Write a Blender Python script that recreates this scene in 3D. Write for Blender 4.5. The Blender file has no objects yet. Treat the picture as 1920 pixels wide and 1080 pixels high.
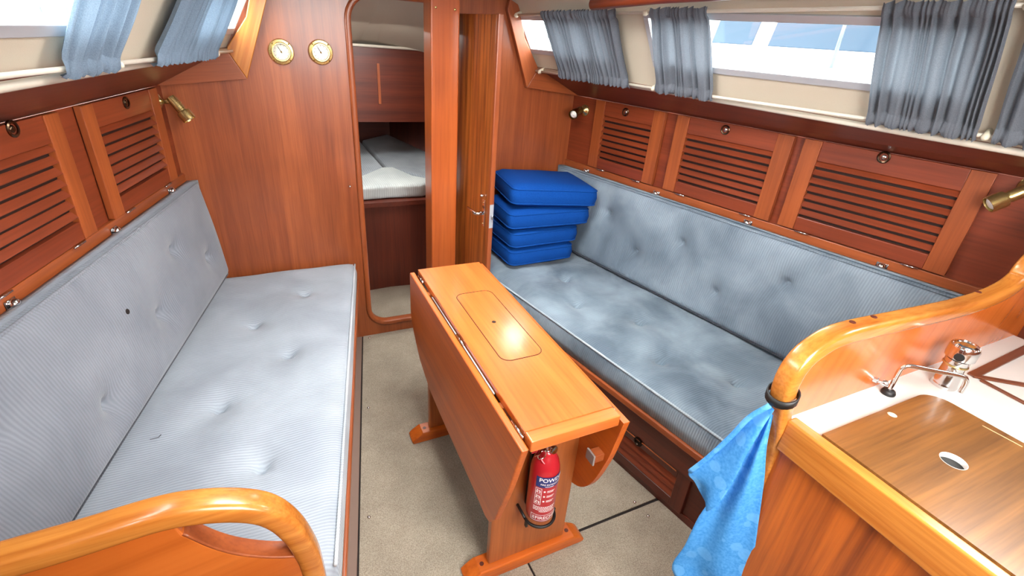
import bpy, bmesh, math, random
from mathutils import Vector, Matrix
import numpy as np
random.seed(7)
D = bpy.data
scn = bpy.context.scene
COL = scn.collection
R = math.radians

# ------------------------------------------------------------------ camera
YAW, PITCH, ROLL, F = R(27.1509), R(27.2666), R(4.4872), 919.077
CAM = Vector((-.563, 0, 1.5))
fw = Vector((math.sin(YAW)*math.cos(PITCH), math.cos(YAW)*math.cos(PITCH), -math.sin(PITCH)))
rt = Vector((math.cos(YAW), -math.sin(YAW), 0)); up = rt.cross(fw)
c_, s_ = math.cos(ROLL), math.sin(ROLL)
CR, CU = c_*rt + s_*up, -s_*rt + c_*up
cd = D.cameras.new('camera'); cam = D.objects.new('camera', cd); COL.objects.link(cam)
cam.matrix_world = Matrix(((CR.x, CU.x, -fw.x, CAM.x), (CR.y, CU.y, -fw.y, CAM.y), (CR.z, CU.z, -fw.z, CAM.z), (0, 0, 0, 1)))
cd.sensor_width = 36; cd.lens = F/1920*36; cd.clip_start = .02; cd.clip_end = 200
scn.camera = cam

# ------------------------------------------------------------------ world, light, exposure
w = D.worlds.new('sky'); scn.world = w; w.use_nodes = True
bg = w.node_tree.nodes['Background']; bg.inputs[0].default_value = (1.0, .98, .95, 1); bg.inputs[1].default_value = 15.0

def portal(name, loc, normal, sx, sy):           # sampling aid for the sky light in an opening, adds no light
    l = D.lights.new(name, 'AREA'); l.shape = 'RECTANGLE'; l.size = sx; l.size_y = sy; l.cycles.is_portal = True
    o = D.objects.new(name, l); COL.objects.link(o); o.location = loc
    o.rotation_euler = Vector(normal).to_track_quat('-Z', 'Y').to_euler(); return o
def area(name, loc, target, sx, sy, power, col=(1, 1, 1)):
    l = D.lights.new(name, 'AREA'); l.shape = 'RECTANGLE'; l.size = sx; l.size_y = sy; l.energy = power; l.color = col
    o = D.objects.new(name, l); COL.objects.link(o); o.location = loc
    o.rotation_euler = (Vector(target)-Vector(loc)).to_track_quat('-Z', 'Y').to_euler(); return o
# daylight falling in through the open companionway behind the camera
area('companionway_daylight', (.0, -.30, 1.92), (.0, 1.6, .4), .66, .66, 3, (1, .96, .91))
area('deck_hatch_daylight', (.0, 1.27, 1.80), (.0, 1.27, .0), .46, .46, 5.0, (.97, .98, 1))
area('fore_hatch_daylight', (.0, 2.72, 1.50), (.0, 2.75, .5), .32, .32, 5.5, (1, .98, .95))
vs = scn.view_settings; vs.view_transform = 'Standard'; vs.look = 'None'; vs.gamma = 1; vs.use_curve_mapping = False; vs.exposure = 0.72

# ------------------------------------------------------------------ pixel helpers (1920x1080 frame)
def ray(px, py): return CR*((px-960)/F) - CU*((py-540)/F) + fw
def atz(px, py, z): d = ray(px, py); return CAM + d*((z-CAM.z)/d.z)
def aty(px, py, y): d = ray(px, py); return CAM + d*((y-CAM.y)/d.y)
def pln(px, py, p0, n):
    d = ray(px, py); n = Vector(n); return CAM + d*((Vector(p0)-CAM).dot(n)/d.dot(n))

# ------------------------------------------------------------------ materials
def lin(h):
    if isinstance(h, str): h = tuple(int(h[i:i+2], 16) for i in (0, 2, 4))
    return tuple(((c/255/12.92) if c/255 <= .04045 else ((c/255+.055)/1.055)**2.4) for c in h) + (1,)
MC = {}
def newmat(name):
    m = D.materials.new(name); m.use_nodes = True; nt = m.node_tree; return m, nt, nt.nodes['Principled BSDF']
def N(nt, t, **k):
    n = nt.nodes.new(t)
    for a, b in k.items(): setattr(n, a, b)
    return n
def plain(name, col, rough=.5, metal=0, coat=0, bump=0, bscale=200, spec=.5):
    if name in MC: return MC[name]
    m, nt, b = newmat(name); b.inputs['Base Color'].default_value = lin(col); b.inputs['Roughness'].default_value = rough
    b.inputs['Metallic'].default_value = metal; b.inputs['Coat Weight'].default_value = coat; b.inputs['Specular IOR Level'].default_value = spec
    tc = N(nt, 'ShaderNodeTexCoord'); no = N(nt, 'ShaderNodeTexNoise'); no.inputs['Scale'].default_value = bscale
    nt.links.new(tc.outputs['Object'], no.inputs['Vector'])
    mx = N(nt, 'ShaderNodeMix', data_type='RGBA'); mx.inputs[0].default_value = .5
    mr = N(nt, 'ShaderNodeMapRange'); mr.inputs['To Min'].default_value = 0; mr.inputs['To Max'].default_value = .18
    nt.links.new(no.outputs[0], mr.inputs[0]); nt.links.new(mr.outputs[0], mx.inputs[0])
    c = lin(col); mx.inputs[6].default_value = c; mx.inputs[7].default_value = (c[0]*.7, c[1]*.7, c[2]*.7, 1)
    nt.links.new(mx.outputs[2], b.inputs['Base Color'])
    if bump:
        bp = N(nt, 'ShaderNodeBump'); bp.inputs['Strength'].default_value = bump; bp.inputs['Distance'].default_value = .002
        nt.links.new(no.outputs[0], bp.inputs['Height']); nt.links.new(bp.outputs[0], b.inputs['Normal'])
    MC[name] = m; return m
def stretched(nt, axis, cross, along):
    """object coordinates scaled by `cross`, but by `along` in direction `axis`, offset per object"""
    ax = Vector(axis).normalized()
    tc = N(nt, 'ShaderNodeTexCoord'); oi = N(nt, 'ShaderNodeObjectInfo')
    dot = N(nt, 'ShaderNodeVectorMath', operation='DOT_PRODUCT'); dot.inputs[1].default_value = ax
    nt.links.new(tc.outputs['Object'], dot.inputs[0])
    mu = N(nt, 'ShaderNodeMath', operation='MULTIPLY'); mu.inputs[1].default_value = along-cross
    nt.links.new(dot.outputs['Value'], mu.inputs[0])
    sc = N(nt, 'ShaderNodeVectorMath', operation='SCALE'); sc.inputs[0].default_value = ax; nt.links.new(mu.outputs[0], sc.inputs['Scale'])
    s2 = N(nt, 'ShaderNodeVectorMath', operation='SCALE'); s2.inputs['Scale'].default_value = cross; nt.links.new(tc.outputs['Object'], s2.inputs[0])
    ad = N(nt, 'ShaderNodeVectorMath', operation='ADD'); nt.links.new(sc.outputs[0], ad.inputs[0]); nt.links.new(s2.outputs[0], ad.inputs[1])
    rn = N(nt, 'ShaderNodeMath', operation='MULTIPLY'); rn.inputs[1].default_value = 37.; nt.links.new(oi.outputs['Random'], rn.inputs[0])
    a2 = N(nt, 'ShaderNodeVectorMath', operation='ADD'); nt.links.new(ad.outputs[0], a2.inputs[0]); nt.links.new(rn.outputs[0], a2.inputs[1])
    return a2.outputs[0]
def wood(kind, axis=(0, 0, 1)):
    key = kind + '_' + '_'.join('%d' % round(a*10) for a in axis)
    if key in MC: return MC[key]
    lo, hi, rough, coat, cross, contrast = WOODS[kind]
    m, nt, b = newmat('wood_' + key)
    v = stretched(nt, axis, cross, cross*.035)
    n1 = N(nt, 'ShaderNodeTexNoise'); n1.inputs['Scale'].default_value = 1; n1.inputs['Detail'].default_value = 5; n1.inputs['Roughness'].default_value = .65
    nt.links.new(v, n1.inputs['Vector'])
    cr = N(nt, 'ShaderNodeValToRGB'); e = cr.color_ramp.elements
    e[0].position = .5-contrast; e[0].color = lin(lo); e[1].position = .5+contrast; e[1].color = lin(hi)
    nt.links.new(n1.outputs[0], cr.inputs[0])
    v2 = stretched(nt, axis, cross*6, cross*.22)
    n2 = N(nt, 'ShaderNodeTexNoise'); n2.inputs['Scale'].default_value = 1; n2.inputs['Detail'].default_value = 2; nt.links.new(v2, n2.inputs['Vector'])
    mr = N(nt, 'ShaderNodeMapRange'); mr.inputs['From Min'].default_value = .45; mr.inputs['From Max'].default_value = .75; mr.inputs['To Max'].default_value = .35
    nt.links.new(n2.outputs[0], mr.inputs[0])
    mx = N(nt, 'ShaderNodeMix', data_type='RGBA'); nt.links.new(mr.outputs[0], mx.inputs[0]); nt.links.new(cr.outputs[0], mx.inputs[6])
    L = lin(lo); mx.inputs[7].default_value = (L[0]*.6, L[1]*.55, L[2]*.5, 1)
    tc = N(nt, 'ShaderNodeTexCoord'); n3 = N(nt, 'ShaderNodeTexNoise'); n3.inputs['Scale'].default_value = 3.5; nt.links.new(tc.outputs['Object'], n3.inputs['Vector'])
    m3 = N(nt, 'ShaderNodeMapRange'); m3.inputs['From Min'].default_value = .3; m3.inputs['From Max'].default_value = .7; m3.inputs['To Min'].default_value = .88; m3.inputs['To Max'].default_value = 1.1
    nt.links.new(n3.outputs[0], m3.inputs[0])
    sc = N(nt, 'ShaderNodeVectorMath', operation='SCALE'); nt.links.new(mx.outputs[2], sc.inputs[0]); nt.links.new(m3.outputs[0], sc.inputs['Scale'])
    nt.links.new(sc.outputs[0], b.inputs['Base Color'])
    b.inputs['Roughness'].default_value = rough; b.inputs['Coat Weight'].default_value = coat; b.inputs['Coat Roughness'].default_value = .15 if kind == 'table' else .16
    bp = N(nt, 'ShaderNodeBump'); bp.inputs['Strength'].default_value = .08; bp.inputs['Distance'].default_value = .001
    nt.links.new(n2.outputs[0], bp.inputs['Height']); nt.links.new(bp.outputs[0], b.inputs['Normal'])
    MC[key] = m; return m
WOODS = {  # dark, light, roughness, coat, cross scale, contrast
    'bulkhead': ('7d3a1c', 'a8592d', .36, .25, 26, .22),
    'locker': ('6d2c17', '8e4022', .40, .15, 20, .25),
    'stile': ('84401f', 'a9582b', .38, .15, 24, .25),
    'band': ('5a2618', '743322', .40, .15, 22, .25),
    'table': ('bf5c22', 'd97a38', .28, .7, 18, .24),
    'leaf': ('ad4c12', 'd06a1e', .36, .2, 18, .24),
    'pedestal': ('8d4a22', 'b0642f', .38, .25, 24, .25),
    'rim': ('a65c1c', 'd38c3e', .27, .5, 30, .2),
    'galley': ('7a330a', 'c2631a', .34, .4, 22, .15),
    'panel': ('b5591c', 'cb6f2c', .25, .5, 10, .25),
    'sinklid': ('5e3c1a', '8f5f2c', .36, .3, 30, .2),
    'post': ('aa5022', 'c9692f', .30, .4, 16, .25),
    'ribbon': ('6d3012', 'b5672b', .30, .4, 46, .14),
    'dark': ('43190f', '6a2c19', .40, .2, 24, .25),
    'strip': ('5e2f1b', '7c4529', .35, .3, 24, .25),
}
def cord(name, lo, hi, axis, period=.0085):
    key = 'cord_' + name
    if key in MC: return MC[key]
    m, nt, b = newmat(key)
    tc = N(nt, 'ShaderNodeTexCoord')
    n0 = N(nt, 'ShaderNodeTexNoise'); n0.inputs['Scale'].default_value = 6; nt.links.new(tc.outputs['Object'], n0.inputs['Vector'])
    dot = N(nt, 'ShaderNodeVectorMath', operation='DOT_PRODUCT'); dot.inputs[1].default_value = Vector(axis).normalized()
    nt.links.new(tc.outputs['Object'], dot.inputs[0])
    wob = N(nt, 'ShaderNodeMath', operation='MULTIPLY_ADD'); wob.inputs[1].default_value = .02; nt.links.new(n0.outputs[0], wob.inputs[0]); nt.links.new(dot.outputs['Value'], wob.inputs[2])
    mu = N(nt, 'ShaderNodeMath', operation='MULTIPLY'); mu.inputs[1].default_value = 2*math.pi/period; nt.links.new(wob.outputs[0], mu.inputs[0])
    si = N(nt, 'ShaderNodeMath', operation='SINE'); nt.links.new(mu.outputs[0], si.inputs[0])
    n1 = N(nt, 'ShaderNodeTexNoise'); n1.inputs['Scale'].default_value = 4.5; n1.inputs['Detail'].default_value = 4; n1.inputs['Distortion'].default_value = .35; nt.links.new(tc.outputs['Object'], n1.inputs['Vector'])
    cr = N(nt, 'ShaderNodeValToRGB'); e = cr.color_ramp.elements; e[0].position = .34; e[0].color = lin(lo); e[1].position = .66; e[1].color = lin(hi)
    nt.links.new(n1.outputs[0], cr.inputs[0])
    mr = N(nt, 'ShaderNodeMapRange'); mr.inputs['From Min'].default_value = -1; mr.inputs['To Min'].default_value = .84; mr.inputs['To Max'].default_value = 1.03; nt.links.new(si.outputs[0], mr.inputs[0])
    sc = N(nt, 'ShaderNodeVectorMath', operation='SCALE'); nt.links.new(cr.outputs[0], sc.inputs[0]); nt.links.new(mr.outputs[0], sc.inputs['Scale'])
    nt.links.new(sc.outputs[0], b.inputs['Base Color']); b.inputs['Roughness'].default_value = .85; b.inputs['Sheen Weight'].default_value = .25; b.inputs['Sheen Roughness'].default_value = .4
    b.inputs['Specular IOR Level'].default_value = .2
    n4 = N(nt, 'ShaderNodeTexNoise'); n4.inputs['Scale'].default_value = 9; n4.inputs['Detail'].default_value = 3; nt.links.new(tc.outputs['Object'], n4.inputs['Vector'])
    bp = N(nt, 'ShaderNodeBump'); bp.inputs['Strength'].default_value = .45; bp.inputs['Distance'].default_value = .001; nt.links.new(si.outputs[0], bp.inputs['Height'])
    b2 = N(nt, 'ShaderNodeBump'); b2.inputs['Strength'].default_value = .25; b2.inputs['Distance'].default_value = .010; nt.links.new(n4.outputs[0], b2.inputs['Height'])
    nt.links.new(b2.outputs[0], bp.inputs['Normal']); nt.links.new(bp.outputs[0], b.inputs['Normal'])
    MC[key] = m; return m
def cloth_mat(name, lo, hi, trans=.35, scale=300):
    if name in MC: return MC[name]
    m, nt, b = newmat(name); out = nt.nodes['Material Output']
    tc = N(nt, 'ShaderNodeTexCoord'); n1 = N(nt, 'ShaderNodeTexNoise'); n1.inputs['Scale'].default_value = scale; nt.links.new(tc.outputs['Object'], n1.inputs['Vector'])
    cr = N(nt, 'ShaderNodeValToRGB'); cr.color_ramp.elements[0].color = lin(lo); cr.color_ramp.elements[1].color = lin(hi); cr.color_ramp.elements[0].position = .3; cr.color_ramp.elements[1].position = .7
    nt.links.new(n1.outputs[0], cr.inputs[0]); nt.links.new(cr.outputs[0], b.inputs['Base Color']); b.inputs['Roughness'].default_value = .9; b.inputs['Specular IOR Level'].default_value = .15
    tr = N(nt, 'ShaderNodeBsdfTranslucent'); nt.links.new(cr.outputs[0], tr.inputs[0])
    ms = N(nt, 'ShaderNodeMixShader'); ms.inputs[0].default_value = trans; nt.links.new(b.outputs[0], ms.inputs[1]); nt.links.new(tr.outputs[0], ms.inputs[2]); nt.links.new(ms.outputs[0], out.inputs[0])
    bp = N(nt, 'ShaderNodeBump'); bp.inputs['Strength'].default_value = .3; bp.inputs['Distance'].default_value = .001; nt.links.new(n1.outputs[0], bp.inputs['Height']); nt.links.new(bp.outputs[0], b.inputs['Normal'])
    MC[name] = m; return m
def carpet_mat():
    if 'carpet' in MC: return MC['carpet']
    m, nt, b = newmat('carpet'); tc = N(nt, 'ShaderNodeTexCoord')
    n1 = N(nt, 'ShaderNodeTexNoise'); n1.inputs['Scale'].default_value = 330; n1.inputs['Detail'].default_value = 3; nt.links.new(tc.outputs['Object'], n1.inputs['Vector'])
    n2 = N(nt, 'ShaderNodeTexNoise'); n2.inputs['Scale'].default_value = 7; n2.inputs['Detail'].default_value = 4; nt.links.new(tc.outputs['Object'], n2.inputs['Vector'])
    cr = N(nt, 'ShaderNodeValToRGB'); e = cr.color_ramp.elements; e[0].position = .3; e[0].color = lin('877c6c'); e[1].position = .68; e[1].color = lin('b0a695')
    nt.links.new(n1.outputs[0], cr.inputs[0])
    mr = N(nt, 'ShaderNodeMapRange'); mr.inputs['From Min'].default_value = .3; mr.inputs['From Max'].default_value = .7; mr.inputs['To Min'].default_value = .82; mr.inputs['To Max'].default_value = 1.06; nt.links.new(n2.outputs[0], mr.inputs[0])
    sc = N(nt, 'ShaderNodeVectorMath', operation='SCALE'); nt.links.new(cr.outputs[0], sc.inputs[0]); nt.links.new(mr.outputs[0], sc.inputs['Scale'])
    nt.links.new(sc.outputs[0], b.inputs['Base Color']); b.inputs['Roughness'].default_value = .95; b.inputs['Specular IOR Level'].default_value = .1
    bp = N(nt, 'ShaderNodeBump'); bp.inputs['Strength'].default_value = .6; bp.inputs['Distance'].default_value = .003; nt.links.new(n1.outputs[0], bp.inputs['Height']); nt.links.new(bp.outputs[0], b.inputs['Normal'])
    MC['carpet'] = m; return m
def glass_mat():
    if 'glass' in MC: return MC['glass']
    m, nt, b = newmat('glass'); out = nt.nodes['Material Output']
    t = N(nt, 'ShaderNodeBsdfTransparent'); t.inputs[0].default_value = (.9, .95, .96, 1); g = N(nt, 'ShaderNodeBsdfGlossy'); g.inputs['Roughness'].default_value = .03
    ms = N(nt, 'ShaderNodeMixShader'); ms.inputs[0].default_value = .05
    nt.links.new(t.outputs[0], ms.inputs[1]); nt.links.new(g.outputs[0], ms.inputs[2]); nt.links.new(ms.outputs[0], out.inputs[0])
    MC['glass'] = m; return m
CHROME = plain('chrome', 'd8d8d8', .12, 1, bscale=40); BRASS = plain('brass', 'c8b074', .27, .9, bscale=60); BRASSD = plain('brass_aged', '8a6a34', .3, 1, bscale=80)
CREAM = plain('cream_vinyl', 'c3b9a6', .6, bump=.25, bscale=350); WHITEP = plain('white_paint', 'd6d5d1', .3, coat=.2, bscale=20)
ALU = plain('aluminium', 'b4b8be', .35, .2, bscale=30); BLACK = plain('black_rubber', '151515', .5); DARKGAP = plain('dark_void', '1a0f0a', .8)
IVORY = plain('ivory_plastic', 'd9d2bd', .35, bscale=50); TRIMW = plain('trim_vinyl', 'd0c9ba', .45, bscale=60)

# ------------------------------------------------------------------ mesh helpers (everything is given in world metres)
WL = {None: Vector((0, 0, 0))}
def link(o, parent, loc):
    COL.objects.link(o)
    if parent is not None: o.parent = parent
    o.location = Vector(loc) - WL[parent]; WL[o] = Vector(loc); return o
def tag(o, label=None, cat=None, group=None, kind=None):
    for k, v in (('label', label), ('category', cat), ('group', group), ('kind', kind)):
        if v: o[k] = v
    return o
def thing(name, label, cat, loc, group=None): return tag(link(D.objects.new(name, None), None, loc), label, cat, group)
def add(name, vf, mat, parent=None, smooth=False, bevel=0, seg=2, kind=None, label=None, auto=None):
    v, f = vf; v = [Vector(p) for p in v]
    lo = Vector([min(p[i] for p in v) for i in range(3)]); hi = Vector([max(p[i] for p in v) for i in range(3)]); c = (lo+hi)/2
    if parent is None: c.z = lo.z
    me = D.meshes.new(name); me.from_pydata([p-c for p in v], [], f)
    bm = bmesh.new(); bm.from_mesh(me); bmesh.ops.recalc_face_normals(bm, faces=bm.faces)
    if smooth:
        for q in bm.faces: q.smooth = True
        if auto:
            for e in bm.edges:
                if len(e.link_faces) == 2 and e.calc_face_angle() > R(auto): e.smooth = False
    bm.to_mesh(me); bm.free(); me.materials.append(mat)
    o = D.objects.new(name, me); link(o, parent, c)
    if bevel:
        b = o.modifiers.new('bevel', 'BEVEL'); b.width = bevel; b.segments = seg; b.limit_method = 'ANGLE'; b.angle_limit = R(35)
    if kind: o['kind'] = kind
    if label: o['label'] = label
    return o
def join(*l):
    V, Fc = [], []
    for v, f in l:
        k = len(V); V += list(v); Fc += [tuple(i+k for i in q) for q in f]
    return V, Fc
BF = [(0, 1, 3, 2), (4, 6, 7, 5), (0, 4, 5, 1), (2, 3, 7, 6), (0, 2, 6, 4), (1, 5, 7, 3)]
def idf(x, y, z): return Vector((x, y, z))
def box(x0, x1, y0, y1, z0, z1, fn=idf): return [Vector(fn(x, y, z)) for x in (x0, x1) for y in (y0, y1) for z in (z0, z1)], BF
def hexa(c8): return [Vector(p) for p in c8], BF
def basis(d):
    d = Vector(d).normalized(); a = Vector((0, 0, 1)) if abs(d.z) < .9 else Vector((1, 0, 0))
    u = d.cross(a).normalized(); return d, u, d.cross(u)
def tube(path, r, n=10, caps=True, closed=False):
    P = [Vector(p) for p in path]; m = len(P); rr = r if isinstance(r, (list, tuple)) else [r]*m
    V, Fc = [], []; u = None
    for i, p in enumerate(P):
        if closed: d = P[(i+1) % m]-P[i-1]
        else: d = P[min(i+1, m-1)]-P[max(i-1, 0)]
        d.normalize()
        if u is None: _, u, _ = basis(d)
        u = (u - d*u.dot(d)).normalized(); vv = d.cross(u)
        for k in range(n):
            a = 2*math.pi*k/n; V.append(p + (u*math.cos(a)+vv*math.sin(a))*rr[i])
    for i in range(m if closed else m-1):
        for k in range(n):
            a, b = i*n, ((i+1) % m)*n; Fc.append((a+k, a+(k+1) % n, b+(k+1) % n, b+k))
    if caps and not closed: Fc += [tuple(range(n))[::-1], tuple(range((m-1)*n, m*n))]
    return V, Fc
def lathe(prof, o, axis, n=24):
    d, u, v = basis(axis); o = Vector(o); V, Fc = [], []
    for r, h in prof:
        for k in range(n):
            a = 2*math.pi*k/n; V.append(o + d*h + (u*math.cos(a)+v*math.sin(a))*max(r, 1e-5))
    for i in range(len(prof)-1):
        for k in range(n): Fc.append((i*n+k, i*n+(k+1) % n, (i+1)*n+(k+1) % n, (i+1)*n+k))
    Fc += [tuple(range(n))[::-1], tuple(range((len(prof)-1)*n, len(prof)*n))]
    return V, Fc
def poly_prism(outer, vec, holes=()):
    """planar polygon (world points) with holes, extruded by vec"""
    bm = bmesh.new(); es = []
    for loop in [outer]+list(holes):
        vs_ = [bm.verts.new(Vector(p)) for p in loop]
        es += [bm.edges.new((vs_[i], vs_[(i+1) % len(vs_)])) for i in range(len(vs_))]
    bmesh.ops.triangle_fill(bm, use_beauty=True, edges=es)
    r = bmesh.ops.extrude_face_region(bm, geom=list(bm.faces))
    bmesh.ops.translate(bm, verts=[g for g in r['geom'] if isinstance(g, bmesh.types.BMVert)], vec=Vector(vec))
    # keep the original cap
    bm.verts.index_update(); V = [v.co.copy() for v in bm.verts]; Fc = [tuple(v.index for v in f.verts) for f in bm.faces]
    bm.free()
    return V, Fc
def sweep(path, sec, nrm):
    """sweep a section [(a,b)...] along a planar path: a across the path in its plane, b along nrm"""
    P = [Vector(p) for p in path]; nrm = Vector(nrm).normalized(); m, n = len(P), len(sec); V, Fc = [], []
    for i, p in enumerate(P):
        d = (P[min(i+1, m-1)]-P[max(i-1, 0)]).normalized(); a = nrm.cross(d).normalized()
        for s in sec: V.append(p + a*s[0] + nrm*s[1])
    for i in range(m-1):
        for k in range(n): Fc.append((i*n+k, i*n+(k+1) % n, (i+1)*n+(k+1) % n, (i+1)*n+k))
    Fc += [tuple(range(n))[::-1], tuple(range((m-1)*n, m*n))]
    return V, Fc
def rsec(w_, h, r, k=4):
    """rounded rectangle section centred on 0"""
    o = []
    for sx, sy, a0 in ((1, 1, 0), (-1, 1, 90), (-1, -1, 180), (1, -1, 270)):
        for i in range(k+1):
            a = R(a0+90*i/k); o.append((sx*(w_/2-r)+r*math.cos(a), sy*(h/2-r)+r*math.sin(a)))
    return o
def spline(pts, n=8):
    """Catmull-Rom through the points"""
    P = [Vector(p) for p in pts]; Q = [2*P[0]-P[1]]+P+[2*P[-1]-P[-2]]; o = []
    for i in range(1, len(Q)-2):
        for k in range(n):
            t = k/n; a, b, c, d = Q[i-1:i+3]
            o.append(.5*((2*b)+(c-a)*t+(2*a-5*b+4*c-d)*t*t+(3*b-a-3*c+d)*t**3))
    return o+[P[-1]]

# ------------------------------------------------------------------ frames of the boat
YB = 2.32                                      # forward bulkhead
SL = .25; K = math.sqrt(1+SL*SL)
def SD(s, t, n, z):                            # locker face: t = metres aft of the bulkhead, n = inboard
    return Vector((s*(.90+SL*t) - s*n/K, YB-t-SL*n/K, z))
def spx(px, py, s):
    p = pln(px, py, (s*.90, YB, 0), (s, SL, 0)); return YB-p.y, p.z
ZB = {1: 1.362, -1: 1.375}; LN = .55; KC = math.sqrt(1+SL*SL+LN*LN)
def CS(s, t, z, n=0):                          # cabin side with the windows
    return Vector((s*(.665+SL*t-LN*(z-ZB[s])), YB-t, z)) - Vector((s, SL, LN))*(n/KC)
def cpx(px, py, s):
    p = pln(px, py, (s*.665, YB, ZB[s]), (s, SL, LN)); return YB-p.y, p.z
ZT = lambda s, t: ZB[s] - (.018 if s > 0 else .009)*t      # trim strip height
ZR = lambda t: 1.63+.02*t                                  # top of the cabin side
AL = {s: Vector((s*SL, -1, 0)).normalized() for s in (1, -1)}
side = {1: 'starboard', -1: 'port'}
TA = 2.75                                                  # aft extent of the sides (y = -0.43)

# ================================================================== SETTING
# ---- floor
fl = add('floor', box(-1.6, 1.6, -.5, YB+.02, -.04, -.004), DARKGAP, kind='structure')
def fx(t): return .245+.19*t                               # settee fronts (half width of the sole)
def seamx(t): return -(.254-.19*0+.188*t)
def panel(pts, name='carpet_panel'):
    return add(name, poly_prism([Vector((x, y, -.004)) for x, y in pts], (0, 0, .0045)), carpet_mat(), fl, bevel=.0015, seg=1)
g = .003
st_ = panel([(-fx(0)-.06, YB), (seamx(0)-g, YB), (seamx(2.8)-g, YB-2.8), (-fx(2.8)-.06, YB-2.8)], 'edge_strip'); st_.data.materials[0] = plain('edge_strip', '80695c', .45, bscale=30)
panel([(seamx(0)+g, YB), (.0-g, YB), (.0-g, YB-2.8), (seamx(2.8)+g, YB-2.8)])
panel([(.0-g, YB), (fx(0)+.06, YB), (fx(1.46)+.06, .875), (.0-g, .875)])
panel([(.0+g, .865), (fx(1.46)+.06, .865), (fx(2.8)+.06, YB-2.8), (0+g, YB-2.8)])
for px, py in ((691, 765), (692, 970), (693, 634), (1190, 942), (1215, 968)):
    add('snap_stud', lathe([(.006, 0), (.006, .002), (.0035, .005), (.0001, .006)], atz(px, py, 0), (0, 0, 1), 12), CHROME, fl, smooth=True)

# ---- forward bulkhead with the doorway
DX0, DX1, DZ0, DZ1, DR = -.205, .245, .07, 1.60, .10
def rrect(x0, x1, z0, z1, r, y, k=6):
    o = []
    for cx, cz, a0 in ((x1-r, z1-r, 0), (x0+r, z1-r, 90), (x0+r, z0+r, 180), (x1-r, z0+r, 270)):
        for i in range(k+1): a = R(a0+90*i/k); o.append(Vector((cx+r*math.cos(a), y, cz+r*math.sin(a))))
    return o
ztop = 1.80
bulk = [Vector((x, YB, z)) for x, z in ((-1.02, -.04), (1.02, -.04), (1.02, 1.262), (.68, 1.37), (.545, 1.62), (.38, 1.71), (0, 1.76), (-.38, 1.71), (-.545, 1.62), (-.68, 1.375), (-1.02, 1.262))]
wf = add('wall_forward', poly_prism(bulk, (0, .022, 0), [rrect(DX0, DX1, DZ0, DZ1, DR, YB)]), wood('bulkhead'), kind='structure')
fr = rrect(DX0-.006, DX1+.006, DZ0-.006, DZ1+.006, DR, YB+.011, 8)
def closed_sweep(path, sec, nrm):
    v, f = sweep(list(path)+[path[0]], sec, nrm); return v, f[:-2]
add('door_frame', closed_sweep(fr, rsec(.026, .046, .009), (0, 1, 0)), wood('stile'), wf, smooth=True)
add('snap_stud', lathe([(.006, 0), (.006, .004), (.003, .010), (.0001, .011)], aty(656, 349, YB), (0, -1, 0), 12), CHROME, wf, smooth=True)

# ---- the sides: locker-height wall, sloping band, white trim, window strip
for s in (1, -1):
    nm = side[s]
    wl = add('wall_'+nm, hexa([SD(s, t, n, z) for t in (0, TA) for n in (-.05, -.02) for z in (-.04, 1.262)]), wood('locker', AL[s]), kind='structure')
    # dark band under the side deck
    bd = add('trim_%d' % (1 if s > 0 else 2), hexa([
        SD(s, 0, -.02, 1.275), SD(s, 0, 0, 1.245), CS(s, 0, ZT(s, 0)+.03, -.01), CS(s, 0, ZT(s, 0), .004),
        SD(s, TA, -.02, 1.275), SD(s, TA, 0, 1.245), CS(s, TA, ZT(s, TA)+.03, -.01), CS(s, TA, ZT(s, TA), .004)]), wood('band', AL[s]), kind='structure')
    add('trim_%d' % (3 if s > 0 else 4), tube([CS(s, t, ZT(s, t)+.002, .008) for t in (0, TA)], .009, 8), TRIMW, smooth=True, kind='structure')
# cabin sides with window holes
WIN = {1: [(-.0, .50, 1.45, 1.565), (.72, 1.62, 1.452, 1.588), (1.80, 2.4, 1.452, 1.588)], -1: [(.0, .50, 1.452, 1.57), (.88, 1.75, 1.462, 1.585), (1.95, 2.5, 1.462, 1.585)]}
wcount = 0
for s in (1, -1):
    ts = sorted({0, TA} | {a for q in WIN[s] for a in q[:2]}); V, Fc = [], []
    parts = []
    for a, b in zip(ts[:-1], ts[1:]):
        zs = [('b',), ('t',)]
        hole = [q for q in WIN[s] if q[0] <= a+1e-6 and q[1] >= b-1e-6]
        bands = []
        lo = lambda t: ZT(s, t)-.004; hi = lambda t: ZR(t)+.03
        if hole: bands = [(lo, lambda t, z=hole[0][2]: z), (lambda t, z=hole[0][3]: z, hi)]
        else: bands = [(lo, hi)]
        for f0, f1 in bands:
            parts.append(hexa([CS(s, t, f(t), n) for t in (a, b) for f in (f0, f1) for n in (-.03, 0)]))
    wu = add('wall_%s_upper' % side[s], join(*parts), CREAM, kind='structure')
    for t0, t1, z0, z1 in WIN[s]:
        wcount += 1
        wn = tag(link(D.objects.new('window_%d' % wcount, None), None, CS(s, (t0+t1)/2, z0)), kind='structure')
        e = .02
        for nme, q in (('frame_rail', (t0-e, t1+e, z0-e, z0)), ('frame_rail', (t0-e, t1+e, z1, z1+e)), ('frame_stile', (t0-e, t0, z0, z1)), ('frame_stile', (t1, t1+e, z0, z1))):
            q = (max(q[0], .012), max(q[1], .02), q[2], q[3])
            add(nme, hexa([CS(s, t, z, n) for t in q[:2] for z in q[2:] for n in (-.02, .008)]), ALU, wn, bevel=.002)
        portal('window_portal', CS(s, (t0+t1)/2, (z0+z1)/2, -.05), CS(s, 0, 1.4, 1)-CS(s, 0, 1.4, 0), (t1-t0)*1.05, .16)
        add('pane', hexa([CS(s, t, z, n) for t in (max(t0, .0), t1) for z in (z0, z1) for n in (-.018, -.014)]), glass_mat(), wn)
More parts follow.
